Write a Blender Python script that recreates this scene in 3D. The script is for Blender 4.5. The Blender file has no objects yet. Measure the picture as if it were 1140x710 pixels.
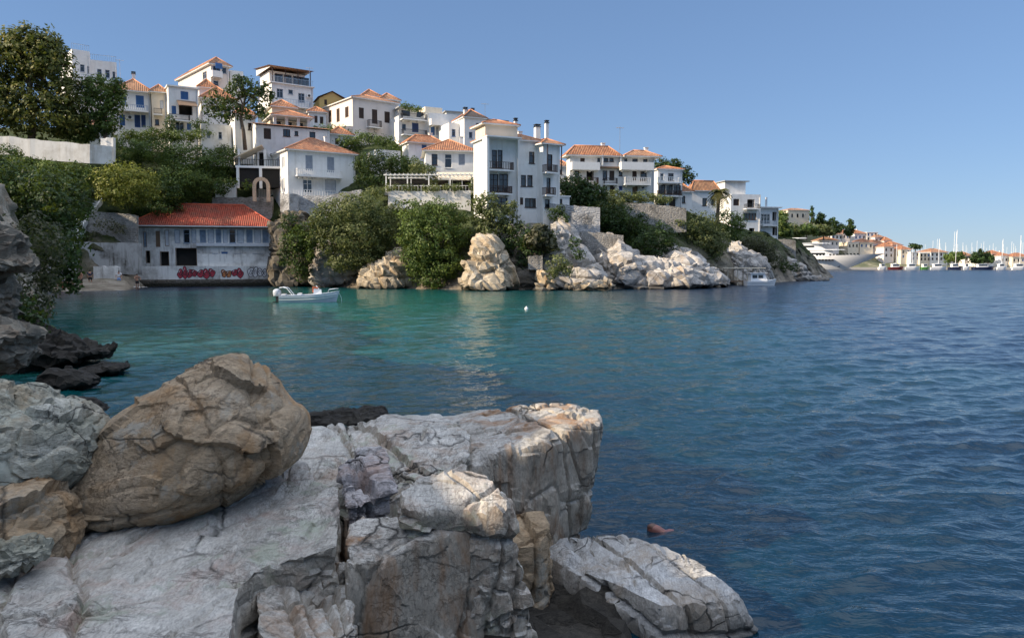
import bpy, bmesh, math, random
import numpy as np
from mathutils import Vector, Matrix
random.seed(7)
R = math.radians
scene = bpy.context.scene
COL = scene.collection
# ---------------------------------------------------------------- camera
F = 850.0
CAMZ = 2.8
PITCH = math.atan2(61, F)
cam_d = bpy.data.cameras.new('camera'); cam = bpy.data.objects.new('camera', cam_d); COL.objects.link(cam)
cam.location = (0, 0, CAMZ); cam.rotation_euler = (R(90) - PITCH, 0, 0)
cam_d.sensor_width = 36; cam_d.lens = F / 1140 * 36; cam_d.clip_start = 0.05; cam_d.clip_end = 20000
scene.camera = cam
# ---------------------------------------------------------------- light
SUN_AZ = (-1.0, -0.30); SUN_EL = 27.0
w = bpy.data.worlds.new('World'); scene.world = w; w.use_nodes = True
nt = w.node_tree; bg = nt.nodes['Background']
sky = nt.nodes.new('ShaderNodeTexSky'); sky.sky_type = 'NISHITA'; sky.sun_disc = False
sky.sun_elevation = R(SUN_EL); sky.sun_rotation = math.atan2(SUN_AZ[0], SUN_AZ[1])
sky.altitude = 0; sky.air_density = 1.0; sky.dust_density = 0.0; sky.ozone_density = 6.0
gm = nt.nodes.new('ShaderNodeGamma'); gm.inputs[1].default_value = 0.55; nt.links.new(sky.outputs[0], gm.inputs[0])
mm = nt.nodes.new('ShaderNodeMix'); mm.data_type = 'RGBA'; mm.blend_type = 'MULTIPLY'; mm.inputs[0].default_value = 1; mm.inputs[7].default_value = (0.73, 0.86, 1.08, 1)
nt.links.new(gm.outputs[0], mm.inputs[6]); # brighter upper sky added above the view to lift the shaded foreground
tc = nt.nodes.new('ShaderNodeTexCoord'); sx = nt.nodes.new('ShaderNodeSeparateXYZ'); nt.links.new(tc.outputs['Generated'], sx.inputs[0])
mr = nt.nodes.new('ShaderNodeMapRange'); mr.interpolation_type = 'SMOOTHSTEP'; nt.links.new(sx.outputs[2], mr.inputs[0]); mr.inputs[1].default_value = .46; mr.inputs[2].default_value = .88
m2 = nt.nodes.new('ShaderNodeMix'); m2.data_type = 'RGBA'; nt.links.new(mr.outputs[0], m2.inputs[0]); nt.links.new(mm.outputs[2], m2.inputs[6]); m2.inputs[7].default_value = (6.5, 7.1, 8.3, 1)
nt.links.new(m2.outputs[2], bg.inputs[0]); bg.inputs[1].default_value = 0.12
sd = bpy.data.lights.new('sun', 'SUN'); so = bpy.data.objects.new('sun', sd); COL.objects.link(so)
sd.energy = 3.8; sd.angle = R(0.5); sd.color = (1.0, 0.83, 0.62)
sv = Vector((SUN_AZ[0], SUN_AZ[1], 0)).normalized() * math.cos(R(SUN_EL)) + Vector((0, 0, math.sin(R(SUN_EL))))
so.rotation_euler = (-sv).to_track_quat('-Z', 'Y').to_euler()
scene.view_settings.view_transform = 'Standard'; scene.view_settings.look = 'None'
scene.view_settings.gamma = 1; scene.view_settings.use_curve_mapping = False
scene.view_settings.exposure = 1.05
# ---------------------------------------------------------------- projection (photo pixels, 1140 x 710, to world)
CP, SP = math.cos(PITCH), math.sin(PITCH)
def ray(px, py):
    x = (px - 570) / F; v = (355 - py) / F
    return Vector((x, CP + v * SP, -SP + v * CP))
def at(px, py, Y):
    d = ray(px, py); t = Y / d.y
    return Vector((d.x * t, Y, CAMZ + d.z * t))
def gnd(px, py, z):
    d = ray(px, py); t = (z - CAMZ) / d.z
    return Vector((d.x * t, d.y * t, z))
def proj(p):
    x, y, z = p[0], p[1], p[2] - CAMZ
    dep = y * CP - z * SP; up = y * SP + z * CP
    return 570 + F * x / dep, 355 - F * up / dep
# ---------------------------------------------------------------- noise
def _h(ix, iy, iz, s):
    n = (ix * 374761393 + iy * 668265263 + iz * 2147483647 + s * 974634777) & 0xffffffff
    n = ((n ^ (n >> 13)) * 1274126177) & 0xffffffff
    n = ((n ^ (n >> 15)) * 2246822519) & 0xffffffff
    return ((n ^ (n >> 16)) & 0xffffff) / float(0xffffff)
def vnoise(p, s=0):
    p = np.asarray(p, dtype=np.float64); i = np.floor(p).astype(np.int64); f = p - i
    f = f * f * f * (f * (f * 6 - 15) + 10); r = 0
    for a in (0, 1):
        for b in (0, 1):
            for c in (0, 1):
                wt = (f[:, 0] if a else 1 - f[:, 0]) * (f[:, 1] if b else 1 - f[:, 1]) * (f[:, 2] if c else 1 - f[:, 2])
                r = r + wt * _h(i[:, 0] + a, i[:, 1] + b, i[:, 2] + c, s)
    return r * 2 - 1
def fbm(p, o=4, s=0, g=0.5):
    r = 0; a = 1.0
    for k in range(o):
        r = r + a * vnoise(p * (2.03 ** k) + 17.3 * k, s + k); a *= g
    return r
def voro(p, s=0):
    """F1 vector from nearest site, F2-F1 gap and three cell randoms"""
    i = np.floor(p).astype(np.int64); n = len(p)
    f1 = np.full(n, 9.0); f2 = np.full(n, 9.0); vec = np.zeros((n, 3)); rnd = np.zeros((n, 3))
    for a in (-1, 0, 1):
        for b in (-1, 0, 1):
            for c in (-1, 0, 1):
                jx, jy, jz = i[:, 0] + a, i[:, 1] + b, i[:, 2] + c
                q = np.stack([jx + _h(jx, jy, jz, s), jy + _h(jx, jy, jz, s + 1), jz + _h(jx, jy, jz, s + 2)], 1)
                dv = p - q; d = np.sqrt((dv ** 2).sum(1))
                m = d < f1
                f2 = np.where(m, f1, np.minimum(f2, d)); f1 = np.where(m, d, f1)
                vec[m] = dv[m]
                if m.any(): rnd[m] = np.stack([_h(jx[m], jy[m], jz[m], s + 5), _h(jx[m], jy[m], jz[m], s + 6), _h(jx[m], jy[m], jz[m], s + 7)], 1)
    return vec, f2 - f1, rnd
# ---------------------------------------------------------------- scene helpers
def tag(o, label=None, cat=None, group=None, kind=None):
    if label: o['label'] = label
    if cat: o['category'] = cat
    if group: o['group'] = group
    if kind: o['kind'] = kind
    return o
def empty(name, loc, rz=0, label=None, cat=None, group=None):
    o = bpy.data.objects.new(name, None); COL.objects.link(o); o.location = loc; o.rotation_euler = (0, 0, rz)
    o.empty_display_size = 0.3
    return tag(o, label, cat, group)
def link(name, me, m=None, parent=None, loc=None):
    o = bpy.data.objects.new(name, me); COL.objects.link(o)
    if m is not None: me.materials.clear(); me.materials.append(m)
    if parent is not None: o.parent = parent
    if loc is not None: o.location = loc
    return o
class MB:
    def __init__(s): s.v = []; s.f = []; s.uv = {}
    def vert(s, p): s.v.append(tuple(p)); return len(s.v) - 1
    def face(s, pts, uv=None):
        i0 = len(s.v); s.v += [tuple(p) for p in pts]; s.f.append(tuple(range(i0, i0 + len(pts))))
        if uv: s.uv[len(s.f) - 1] = uv
    def box(s, x0, y0, z0, x1, y1, z1):
        if x0 > x1: x0, x1 = x1, x0
        if y0 > y1: y0, y1 = y1, y0
        if z0 > z1: z0, z1 = z1, z0
        b = len(s.v)
        s.v += [(x0, y0, z0), (x1, y0, z0), (x1, y1, z0), (x0, y1, z0), (x0, y0, z1), (x1, y0, z1), (x1, y1, z1), (x0, y1, z1)]
        s.f += [tuple(b + k for k in q) for q in ((0, 3, 2, 1), (4, 5, 6, 7), (0, 1, 5, 4), (1, 2, 6, 5), (2, 3, 7, 6), (3, 0, 4, 7))]
    def tube(s, pts, rad, n=6, cap=True):
        pts = [Vector(p) for p in pts]
        if not hasattr(rad, '__len__'): rad = [rad] * len(pts)
        rings = []
        for k, p in enumerate(pts):
            d = (pts[min(k + 1, len(pts) - 1)] - pts[max(k - 1, 0)])
            if d.length < 1e-6: d = Vector((0, 0, 1))
            d.normalize(); a = d.orthogonal().normalized() if abs(d.z) > .9 else d.cross(Vector((0, 0, 1))).normalized(); b = d.cross(a)
            if abs(d.z) > .9:
                a = Vector((1, 0, 0)); b = d.cross(a).normalized(); a = b.cross(d)
            rings.append([s.vert(p + (a * math.cos(2 * math.pi * j / n) + b * math.sin(2 * math.pi * j / n)) * rad[k]) for j in range(n)])
        for k in range(len(rings) - 1):
            for j in range(n):
                s.f.append((rings[k][j], rings[k][(j + 1) % n], rings[k + 1][(j + 1) % n], rings[k + 1][j]))
        if cap: s.f.append(tuple(rings[0][::-1])); s.f.append(tuple(rings[-1]))
    def loft(s, rings, close=True, cap=True):
        ids = [[s.vert(p) for p in r] for r in rings]; n = len(ids[0])
        for k in range(len(ids) - 1):
            for j in range(n if close else n - 1):
                s.f.append((ids[k][j], ids[k][(j + 1) % n], ids[k + 1][(j + 1) % n], ids[k + 1][j]))
        if cap: s.f.append(tuple(ids[0][::-1])); s.f.append(tuple(ids[-1]))
    def lathe(s, c, prof, n=10):
        s.loft([[(c[0] + r * math.cos(2 * math.pi * j / n), c[1] + r * math.sin(2 * math.pi * j / n), c[2] + z) for j in range(n)] for r, z in prof])
    def prism(s, pts, y0, y1):  # polygon in x,z extruded in y
        s.loft([[(p[0], y0, p[1]) for p in pts], [(p[0], y1, p[1]) for p in pts]])
    def build(s, name, m, parent=None, loc=None, smooth=False):
        me = bpy.data.meshes.new(name); me.from_pydata(s.v, [], s.f)
        if s.uv:
            ul = me.uv_layers.new(name='UVMap')
            for fi, uv in s.uv.items():
                for k, li in enumerate(me.polygons[fi].loop_indices): ul.data[li].uv = uv[k]
        bm = bmesh.new(); bm.from_mesh(me)
        if not s.uv: bmesh.ops.recalc_face_normals(bm, faces=bm.faces)
        bm.to_mesh(me); bm.free()
        if smooth: me.polygons.foreach_set('use_smooth', [True] * len(me.polygons))
        me.update()
        return link(name, me, m, parent, loc)
def np_mesh(name, co, faces, smooth=True):
    """co (n,3), faces (m,k)"""
    me = bpy.data.meshes.new(name); k = faces.shape[1]; m = len(faces)
    me.vertices.add(len(co)); me.vertices.foreach_set('co', np.ascontiguousarray(co, dtype=np.float32).ravel())
    me.loops.add(m * k); me.loops.foreach_set('vertex_index', np.ascontiguousarray(faces, dtype=np.int32).ravel())
    me.polygons.add(m); me.polygons.foreach_set('loop_start', np.arange(0, m * k, k, dtype=np.int32))
    me.update(calc_edges=True); me.validate()
    if smooth: me.polygons.foreach_set('use_smooth', np.ones(m, dtype=bool))
    return me
# ---------------------------------------------------------------- materials
class NT:
    def __init__(s, name):
        s.m = bpy.data.materials.new(name); s.m.use_nodes = True; s.t = s.m.node_tree
        s.b = s.t.nodes['Principled BSDF']; s.out = s.t.nodes['Material Output']
        s.co = s.t.nodes.new('ShaderNodeTexCoord').outputs['Object']
    def n(s, kind, **kw):
        nd = s.t.nodes.new('ShaderNode' + kind)
        for k, v in kw.items(): setattr(nd, k, v)
        return nd
    def set(s, sock, v):
        if isinstance(v, bpy.types.NodeSocket): s.t.links.new(v, sock)
        elif isinstance(v, (tuple, list)) and len(v) == 3 and sock.type == 'RGBA': sock.default_value = (*v, 1)
        else: sock.default_value = v
    def map(s, scale=(1, 1, 1), rot=(0, 0, 0), src=None):
        n = s.n('Mapping'); s.set(n.inputs[0], src or s.co); n.inputs['Scale'].default_value = scale; n.inputs['Rotation'].default_value = rot
        return n.outputs[0]
    def noise(s, scale, detail=4, rough=0.5, dist=0, v=None):
        n = s.n('TexNoise'); s.set(n.inputs['Vector'], v or s.co); n.inputs['Scale'].default_value = scale
        n.inputs['Detail'].default_value = detail; n.inputs['Roughness'].default_value = rough; n.inputs['Distortion'].default_value = dist
        return n.outputs[0]
    def voronoi(s, scale, feature='F1', v=None, rnd=1):
        n = s.n('TexVoronoi', feature=feature); s.set(n.inputs['Vector'], v or s.co); n.inputs['Scale'].default_value = scale; n.inputs['Randomness'].default_value = rnd
        return n
    def ramp(s, fac, stops):
        n = s.n('ValToRGB'); s.set(n.inputs[0], fac); e = n.color_ramp.elements
        while len(e) < len(stops): e.new(0.5)
        for k, (p, c) in enumerate(stops):
            e[k].position = p; e[k].color = (*c, 1) if hasattr(c, '__len__') else (c, c, c, 1)
        return n.outputs[0]
    def mix(s, fac, a, b, mode='MIX'):
        n = s.n('Mix', data_type='RGBA', blend_type=mode)
        s.set(n.inputs[0], fac); s.set(n.inputs[6], a); s.set(n.inputs[7], b); return n.outputs[2]
    def math(s, op, a, b=0.0, c=None, clamp=False):
        n = s.n('Math', operation=op, use_clamp=clamp); s.set(n.inputs[0], a); s.set(n.inputs[1], b)
        if c is not None: s.set(n.inputs[2], c)
        return n.outputs[0]
    def sep(s, v=None):
        n = s.n('SeparateXYZ'); s.set(n.inputs[0], v or s.co); return n.outputs
    def bump(s, h, strength, dist, prev=None):
        n = s.n('Bump'); s.set(n.inputs['Height'], h); n.inputs['Strength'].default_value = strength; n.inputs['Distance'].default_value = dist
        if prev is not None: s.set(n.inputs['Normal'], prev)
        s.t.links.new(n.outputs[0], s.b.inputs['Normal']); return n.outputs[0]
    def pos(s): return s.n('NewGeometry').outputs['Position']
    def fin(s, color=None, rough=None, metal=None, spec=None):
        if color is not None: s.set(s.b.inputs['Base Color'], color)
        if rough is not None: s.set(s.b.inputs['Roughness'], rough)
        if metal is not None: s.set(s.b.inputs['Metallic'], metal)
        if spec is not None: s.set(s.b.inputs['Specular IOR Level'], spec)
        return s.m
def m_plain(name, c, rough=0.6, var=0.12, scale=3.0, metal=0, spec=.4):
    n = NT(name); f = n.noise(scale, 4, .6)
    c2 = tuple(min(1, x * (1 + var)) for x in c); c1 = tuple(x * (1 - var) for x in c)
    return n.fin(n.ramp(f, [(.3, c1), (.7, c2)]), rough, metal, spec)
def m_wall(name, c, dirt=0.25, dc=(.32, .28, .22)):
    n = NT(name); p = n.pos()
    f = n.noise(.5, 5, .65, v=p); st = n.noise(1.0, 4, .6, v=n.map((2.2, 2.2, .25), src=p))
    k = n.math('MULTIPLY', n.ramp(f, [(.45, 0.0), (.75, 1.0)]), dirt * 1.2)
    k2 = n.math('MULTIPLY', n.ramp(st, [(.52, 0.0), (.78, 1.0)]), dirt)
    col = n.mix(n.math('ADD', k, k2, clamp=True), c, dc)
    n.bump(n.noise(9, 4, .6, v=p), .4, .03)
    return n.fin(col, .85, spec=.2)
def m_rock(name, cols, scale=1.0, stain=None, stain_amt=.5, crack=.8, wet=None, bed=(1, 1, 3), rot=(0, 0, 0), bump=1.0, dark=(.03, .028, .025), lich=None, crscale=1.3, veinamt=.9, side=0):
    """cols: three base colours. stain: rust colour running in vertical streaks. wet: world height under which algae darkens the stone"""
    n = NT(name); p = n.pos(); pb = n.map(bed, rot, p)
    f = n.noise(.9 * scale, 6, .62, .6, pb); f2 = n.noise(4.5 * scale, 6, .7, .3, pb); f3 = n.noise(26 * scale, 5, .75, 0, pb)
    col = n.ramp(f, [(.30, cols[0]), (.5, cols[1]), (.68, cols[2])])
    col = n.mix(n.ramp(f2, [(.35, 0.0), (.7, .55)]), col, tuple(x * .55 for x in cols[0]))
    col = n.mix(n.ramp(f3, [(.35, .65), (.60, 0.0)]), col, tuple(x * .35 for x in cols[1]))
    vn = n.noise(1.5 * scale, 8, .62, .5, n.map((1.0, 3.2, 2.2), (rot[0], rot[1], rot[2] + .5), p)); vb = n.noise(4.2 * scale, 7, .6, .3, n.map((2.6, 1.0, 2.6), rot, p))
    v1 = n.ramp(n.math('ABSOLUTE', n.math('SUBTRACT', vn, .5)), [(.0, 1.0), (.012, 0.0)]); v2 = n.ramp(n.math('ABSOLUTE', n.math('SUBTRACT', vb, .5)), [(.0, 1.0), (.02, 0.0)])
    vein = n.math('MAXIMUM', n.math('MULTIPLY', v1, .7), n.math('MULTIPLY', v2, .45))
    vm = n.math('MULTIPLY', vein, n.ramp(n.noise(1.1 * scale, 3, .5, v=n.map((1, 1, 1), (0, 0, 1), p)), [(.38, 0.0), (.6, 1.0)]))
    col = n.mix(n.math('MULTIPLY', vm, veinamt), col, tuple(x * .22 for x in cols[0]))
    if stain:
        sx = n.noise(1.0 * scale, 6, .66, .8, n.map((1.9, 1.9, .45), src=p))
        col = n.mix(n.math('MULTIPLY', n.ramp(sx, [(.50, 0.0), (.68, 1.0)]), stain_amt), col, stain)
        sy = n.noise(2.6 * scale, 7, .7, .3, n.map((2.2, 2.2, .35), src=p)); col = n.mix(n.math('MULTIPLY', n.ramp(sy, [(.54, 0.0), (.70, .5)]), stain_amt), col, tuple(x * .55 for x in stain))
    if lich:
        lx = n.noise(2.2 * scale, 6, .7, 0, p)
        col = n.mix(n.ramp(lx, [(.56, 0.0), (.64, .7)]), col, lich)
    if side:   # paler on upward faces, browner on the vertical break faces
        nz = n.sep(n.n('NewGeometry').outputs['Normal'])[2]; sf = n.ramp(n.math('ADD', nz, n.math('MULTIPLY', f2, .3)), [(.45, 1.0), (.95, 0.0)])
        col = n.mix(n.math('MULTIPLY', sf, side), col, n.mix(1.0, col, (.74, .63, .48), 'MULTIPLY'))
    wv = n.n('VectorMath', operation='ADD'); n.set(wv.inputs[0], n.map((1, 1, 1.8), rot, p)); 
    nc = n.n('TexNoise'); n.set(nc.inputs['Vector'], p); nc.inputs['Scale'].default_value = 2.1 * scale; nc.inputs['Detail'].default_value = 5
    sc = n.n('VectorMath', operation='SCALE'); n.set(sc.inputs[0], nc.outputs['Color']); sc.inputs['Scale'].default_value = .38
    n.set(wv.inputs[1], sc.outputs[0])
    ve = n.voronoi(crscale * scale, 'DISTANCE_TO_EDGE', wv.outputs[0])
    msk = n.ramp(n.noise(1.3 * scale, 3, .5, v=p), [(.42, 0.0), (.58, 1.0)])
    line = n.math('MULTIPLY', n.ramp(ve.outputs[0], [(.0, 1.0), (.022, 0.0)]), msk)
    col = n.mix(n.math('MULTIPLY', line, crack), col, dark)
    if wet is not None:
        z = n.sep(p)[2]; zz = n.math('ADD', z, n.math('MULTIPLY', n.noise(1.2 * scale, 5, .6, v=p), .8 * wet[1]))
        mr = n.n('MapRange'); n.set(mr.inputs[0], zz); mr.inputs[1].default_value = wet[0]; mr.inputs[2].default_value = wet[0] + wet[1]
        mr.inputs[3].default_value = 1; mr.inputs[4].default_value = 0
        col = n.mix(n.math('MULTIPLY', mr.outputs[0], .93), col, (.022, .021, .017))
    h = n.math('ADD', n.math('MULTIPLY', f2, .28), n.math('MULTIPLY', f3, .16)); h = n.math('ADD', h, n.math('MULTIPLY', n.noise(9 * scale, 8, .78, .05, pb), .45))
    h = n.math('SUBTRACT', h, n.math('MULTIPLY', line, .35)); h = n.math('SUBTRACT', h, n.math('MULTIPLY', vm, .22)); h = n.math('ADD', h, n.math('MULTIPLY', n.noise(60 * scale, 4, .7, 0, pb), .08))
    n.bump(h, .9, .06 * bump / scale)
    return n.fin(col, .82, spec=.25)
def m_leaf(name, c0, c1, c2=None, trans=.3):
    n = NT(name); a = n.n('Attribute', attribute_name='tint').outputs['Fac']
    f = n.math('ADD', n.math('MULTIPLY', a, .55), n.math('MULTIPLY', n.noise(.45, 3, .6, v=n.pos()), .5))
    st = [(.2, c0), (.62, c1)]
    if c2: st.append((.82, c2))
    col = n.ramp(f, st)
    n.fin(col, .55, spec=.25)
    tr = n.n('BsdfTranslucent'); n.set(tr.inputs[0], n.mix(.5, col, (.16, .2, .02)))
    mx = n.n('MixShader'); mx.inputs[0].default_value = trans; n.t.links.new(n.b.outputs[0], mx.inputs[1]); n.t.links.new(tr.outputs[0], mx.inputs[2])
    n.t.links.new(mx.outputs[0], n.out.inputs[0]); return n.m
def m_tiles(name, c0, c1, su=4.0, sv=2.8):
    """clay pan tiles, uv in metres"""
    n = NT(name); uv = n.n('UVMap').outputs[0]; s = n.sep(uv)
    u = n.math('MULTIPLY', s[0], su); v = n.math('MULTIPLY', s[1], sv)
    fu = n.math('FRACT', u); fv = n.math('FRACT', v)
    cu = n.n('CombineXYZ'); n.set(cu.inputs[0], n.math('FLOOR', u)); n.set(cu.inputs[1], n.math('FLOOR', v))
    wn = n.n('TexWhiteNoise'); n.set(wn.inputs[0], cu.outputs[0])
    prof = n.math('SINE', n.math('MULTIPLY', fu, math.pi))
    col = n.ramp(wn.outputs[0], [(0, c0), (1, c1)])
    gr = n.ramp(n.noise(.9, 6, .7, v=n.pos()), [(.42, 0.0), (.66, .65)])
    col = n.mix(gr, col, (.16, .10, .07))
    col = n.mix(n.ramp(prof, [(.0, .75), (.4, 0.0)]), col, tuple(x * .35 for x in c0))
    n.bump(n.math('ADD', prof, n.math('MULTIPLY', fv, .4)), 1.0, .13)
    return n.fin(col, .75, spec=.3)
def m_masonry(name, c0, c1, mortar, scale=2.2, wet=None):
    n = NT(name); p = n.pos(); v = n.map((1, 1, 1.9), src=p)
    vo = n.voronoi(scale, 'F1', v, .85); ed = n.voronoi(scale, 'DISTANCE_TO_EDGE', v, .85)
    cs = n.sep(vo.outputs['Color'])[0]
    col = n.ramp(cs, [(.0, c0), (1, c1)]); col = n.mix(n.noise(1.1, 5, .65, v=p), col, tuple(x * .5 for x in c0))
    col = n.mix(n.ramp(ed.outputs[0], [(.02, 1.0), (.09, 0.0)]), col, mortar)
    col = n.mix(n.ramp(n.noise(.5, 5, .6, v=p), [(.5, 0.0), (.72, .75)]), col, (.06, .055, .045))
    if wet:
        mr = n.n('MapRange'); n.set(mr.inputs[0], n.sep(p)[2]); mr.inputs[1].default_value = wet[0]; mr.inputs[2].default_value = wet[1]; mr.inputs[3].default_value = 1; mr.inputs[4].default_value = 0
        col = n.mix(mr.outputs[0], col, (.03, .028, .02))
    n.bump(n.math('ADD', n.ramp(ed.outputs[0], [(.0, 0.0), (.15, 1.0)]), n.noise(8, 5, .7, v=p)), .9, .08)
    return n.fin(col, .9, spec=.2)
M = {}
M['white'] = m_wall('white_plaster', (.80, .79, .76), .24)
M['white2'] = m_wall('weathered_white_plaster', (.72, .71, .68), .5)
M['cream'] = m_wall('cream_plaster', (.74, .64, .50), .2)
M['pink'] = m_wall('pinkish_plaster', (.74, .66, .60), .2)
M['ochre'] = m_wall('ochre_plaster', (.62, .46, .17), .2)
M['old'] = m_wall('peeling_plaster', (.72, .71, .68), .75, (.16, .14, .12))
M['ruin'] = m_wall('stained_old_concrete', (.40, .40, .39), 1.0, (.09, .085, .075))
M['concrete'] = m_plain('concrete', (.46, .44, .41), .9)
M['tile'] = m_tiles('clay_tiles', (.33, .12, .055), (.60, .29, .15))
M['tile2'] = m_tiles('weathered_clay_tiles', (.36, .17, .09), (.58, .33, .19))
M['redtile'] = m_tiles('red_painted_tiles', (.33, .05, .028), (.46, .095, .055))
M['brown'] = m_plain('dark_brown_wood', (.06, .035, .025), .5)
M['wood'] = m_plain('aged_wood', (.20, .13, .08), .7)
M['blue'] = m_plain('blue_painted_wood', (.045, .13, .32), .45)
M['navy'] = m_plain('navy_painted_wood', (.02, .05, .16), .45)
M['grey'] = m_plain('grey_painted_wood', (.30, .34, .40), .5)
M['palegrey'] = m_plain('pale_grey_painted_wood', (.55, .57, .60), .5)
M['bluegrey'] = m_plain('faded_blue_wood', (.20, .26, .34), .7, .25)
M['trim'] = m_plain('white_painted_trim', (.78, .77, .74), .5, .05)
M['iron'] = m_plain('black_iron', (.03, .03, .032), .45)
M['glass'] = NT('window_glass').fin((.018, .022, .028), .06, spec=.9)
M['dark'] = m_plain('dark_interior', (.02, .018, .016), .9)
M['tan'] = m_plain('beige_canvas', (.58, .50, .38), .85)
M['sheet'] = m_plain('grey_sheet_roof', (.36, .36, .36), .6)
M['metal'] = m_plain('galvanised_metal', (.5, .51, .52), .35, metal=.8)
M['bark'] = m_plain('bark', (.14, .10, .07), .9, .35, 6)
M['stonewall'] = m_masonry('rubble_masonry', (.34, .32, .29), (.52, .50, .46), (.42, .40, .37))
M['whitestone'] = m_masonry('whitewashed_rubble', (.55, .55, .55), (.74, .74, .73), (.46, .46, .47))
M['oldstone'] = m_masonry('old_brownish_masonry', (.24, .20, .16), (.42, .37, .31), (.30, .27, .24), 1.8, (.3, 1.0))
M['leaf_dark'] = m_leaf('dark_evergreen_leaves', (.010, .022, .008), (.035, .07, .018), (.07, .12, .03))
M['leaf_mid'] = m_leaf('mid_green_leaves', (.022, .045, .010), (.085, .135, .028), (.18, .23, .055))
M['leaf_olive'] = m_leaf('olive_green_leaves', (.035, .05, .018), (.12, .145, .05), (.23, .24, .10))
M['leaf_yellow'] = m_leaf('yellow_green_leaves', (.06, .08, .012), (.17, .19, .03), (.30, .29, .06))
M['leaf_plane'] = m_leaf('plane_tree_leaves', (.03, .045, .010), (.11, .125, .028), (.30, .25, .06))
M['leaf_grey'] = m_leaf('dry_grey_green_leaves', (.03, .035, .02), (.09, .09, .05), (.22, .20, .15))
M['leaf_palm'] = m_leaf('palm_fronds', (.09, .09, .03), (.20, .19, .07), (.36, .27, .12))
# ================================================================ generic builders
def remesh(me, voxel):
    o = bpy.data.objects.new('tmp', me); COL.objects.link(o)
    md = o.modifiers.new('r', 'REMESH'); md.mode = 'VOXEL'; md.voxel_size = voxel
    dg = bpy.context.evaluated_depsgraph_get(); dg.update()
    r = bpy.data.meshes.new_from_object(o.evaluated_get(dg)); bpy.data.objects.remove(o); return r
def rock_disp(me, org, big=.0, fac=.0, fsz=1.0, crk=.0, csz=1.0, fine=.0, bed=(1, 1, 2.0), seed=0, cw=.03, smooth_it=2, strat=0.0, strata_n=(0.15, 0.1, 1), shear=0.0, wp=.25, joints=0, jw=.014, jd=.05, jdir=.5, oct=2):
    n = len(me.vertices); co = np.empty(n * 3, np.float32); me.vertices.foreach_get('co', co); co = co.reshape(-1, 3).astype(np.float64)
    # laplacian smooth a little to lose the voxel steps
    ne = len(me.edges); ed = np.empty(ne * 2, np.int32); me.edges.foreach_get('vertices', ed); ed = ed.reshape(-1, 2)
    deg = np.bincount(ed.ravel(), minlength=n).astype(float)[:, None]
    for _ in range(smooth_it):
        acc = np.zeros_like(co)
        for k in range(3): acc[:, k] = np.bincount(ed[:, 0], co[ed[:, 1], k], n) + np.bincount(ed[:, 1], co[ed[:, 0], k], n)
        co = co * .4 + .6 * acc / np.maximum(deg, 1)
    me.vertices.foreach_set('co', co.astype(np.float32).ravel()); me.update()
    nm = np.empty(n * 3, np.float32); me.vertices.foreach_get('normal', nm); nm = nm.reshape(-1, 3).astype(np.float64)
    w = co + np.array(org); b = np.array(bed); d = np.zeros(n)
    w[:, 0] += shear * w[:, 2]; w[:, 1] += shear * .5 * w[:, 2]
    warp = np.stack([fbm(w * 1.1 / fsz + 3, 3, seed + 31), fbm(w * 1.1 / fsz + 9, 3, seed + 32), fbm(w * 1.1 / fsz + 27, 3, seed + 33)], 1)
    if big: d += big * fbm(w / (fsz * 2.2), 3, seed)
    if fac:
        for q, am in ((1.0, 1.0), (2.3, .5), (5.1, .32), (10.7, .16))[:oct]:
            vec, gap, rnd = voro((w + warp * wp * fsz) * b / fsz * q, seed + int(q * 7))
            d += am * fac * (((rnd * 2 - 1) * vec).sum(1) * 1.2 + (rnd[:, 0] - .5) * .5)
    if crk:
        vec, gap, rnd = voro((w + warp * wp * csz) * b / csz, seed + 50)
        m = np.clip(fbm(w * 1.2 / csz + 5, 2, seed + 8) * 2 + .7, 0, 1)
        d -= crk * np.exp(-(gap / (cw / csz)) ** 1.5) * m
    if strat:
        sn = Vector(strata_n).normalized(); t = w @ np.array(sn) * 7 / fsz + fbm(w / fsz, 4, seed + 77) * 1.1
        fr = t - np.floor(t); step = np.floor(t)
        d += strat * ((_h(step.astype(np.int64), step.astype(np.int64) * 0 + 3, step.astype(np.int64) * 0, seed) - .5) * 1.0 - np.exp(-(np.minimum(fr, 1 - fr) / .10) ** 2) * .55)
    if joints:
        rj = random.Random(seed); lo, hi = w.min(0), w.max(0)
        for k in range(joints):
            a_ = jdir + (math.pi / 2 if k % 2 else 0) + rj.uniform(-.22, .22); nn = np.array([math.cos(a_), math.sin(a_), rj.uniform(-.25, .25)])
            if k % 4 == 3: nn = np.array([rj.uniform(-.2, .2), rj.uniform(-.2, .2), 1.0])
            p0 = lo + (hi - lo) * np.array([rj.uniform(.1, .9) for _ in range(3)]); t = (w - p0) @ nn + .035 * fbm(w * 2.2 + k * 7, 4, seed + k)
            # a joint only runs part of the way
            tn = np.array([-nn[1], nn[0], 0]); run = (w - p0) @ tn; m = np.clip(1.6 - np.abs(run) / (.35 * (hi - lo)[:2].max()), 0, 1) if k % 3 else 1.0
            d += m * (-jd * np.exp(-(t / jw) ** 2) - .12 * jd * np.exp(-(t / (jw * 3)) ** 2) + rj.uniform(-.02, .02) * np.tanh(t / .01))
    if fine: d += fine * .6 * fbm(w * b * 7 / fsz, 5, seed + 90, .6)
    co = co + nm * d[:, None]
    me.vertices.foreach_set('co', co.astype(np.float32).ravel()); me.update()
    me.polygons.foreach_set('use_smooth', np.ones(len(me.polygons), dtype=bool))
    return me
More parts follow.
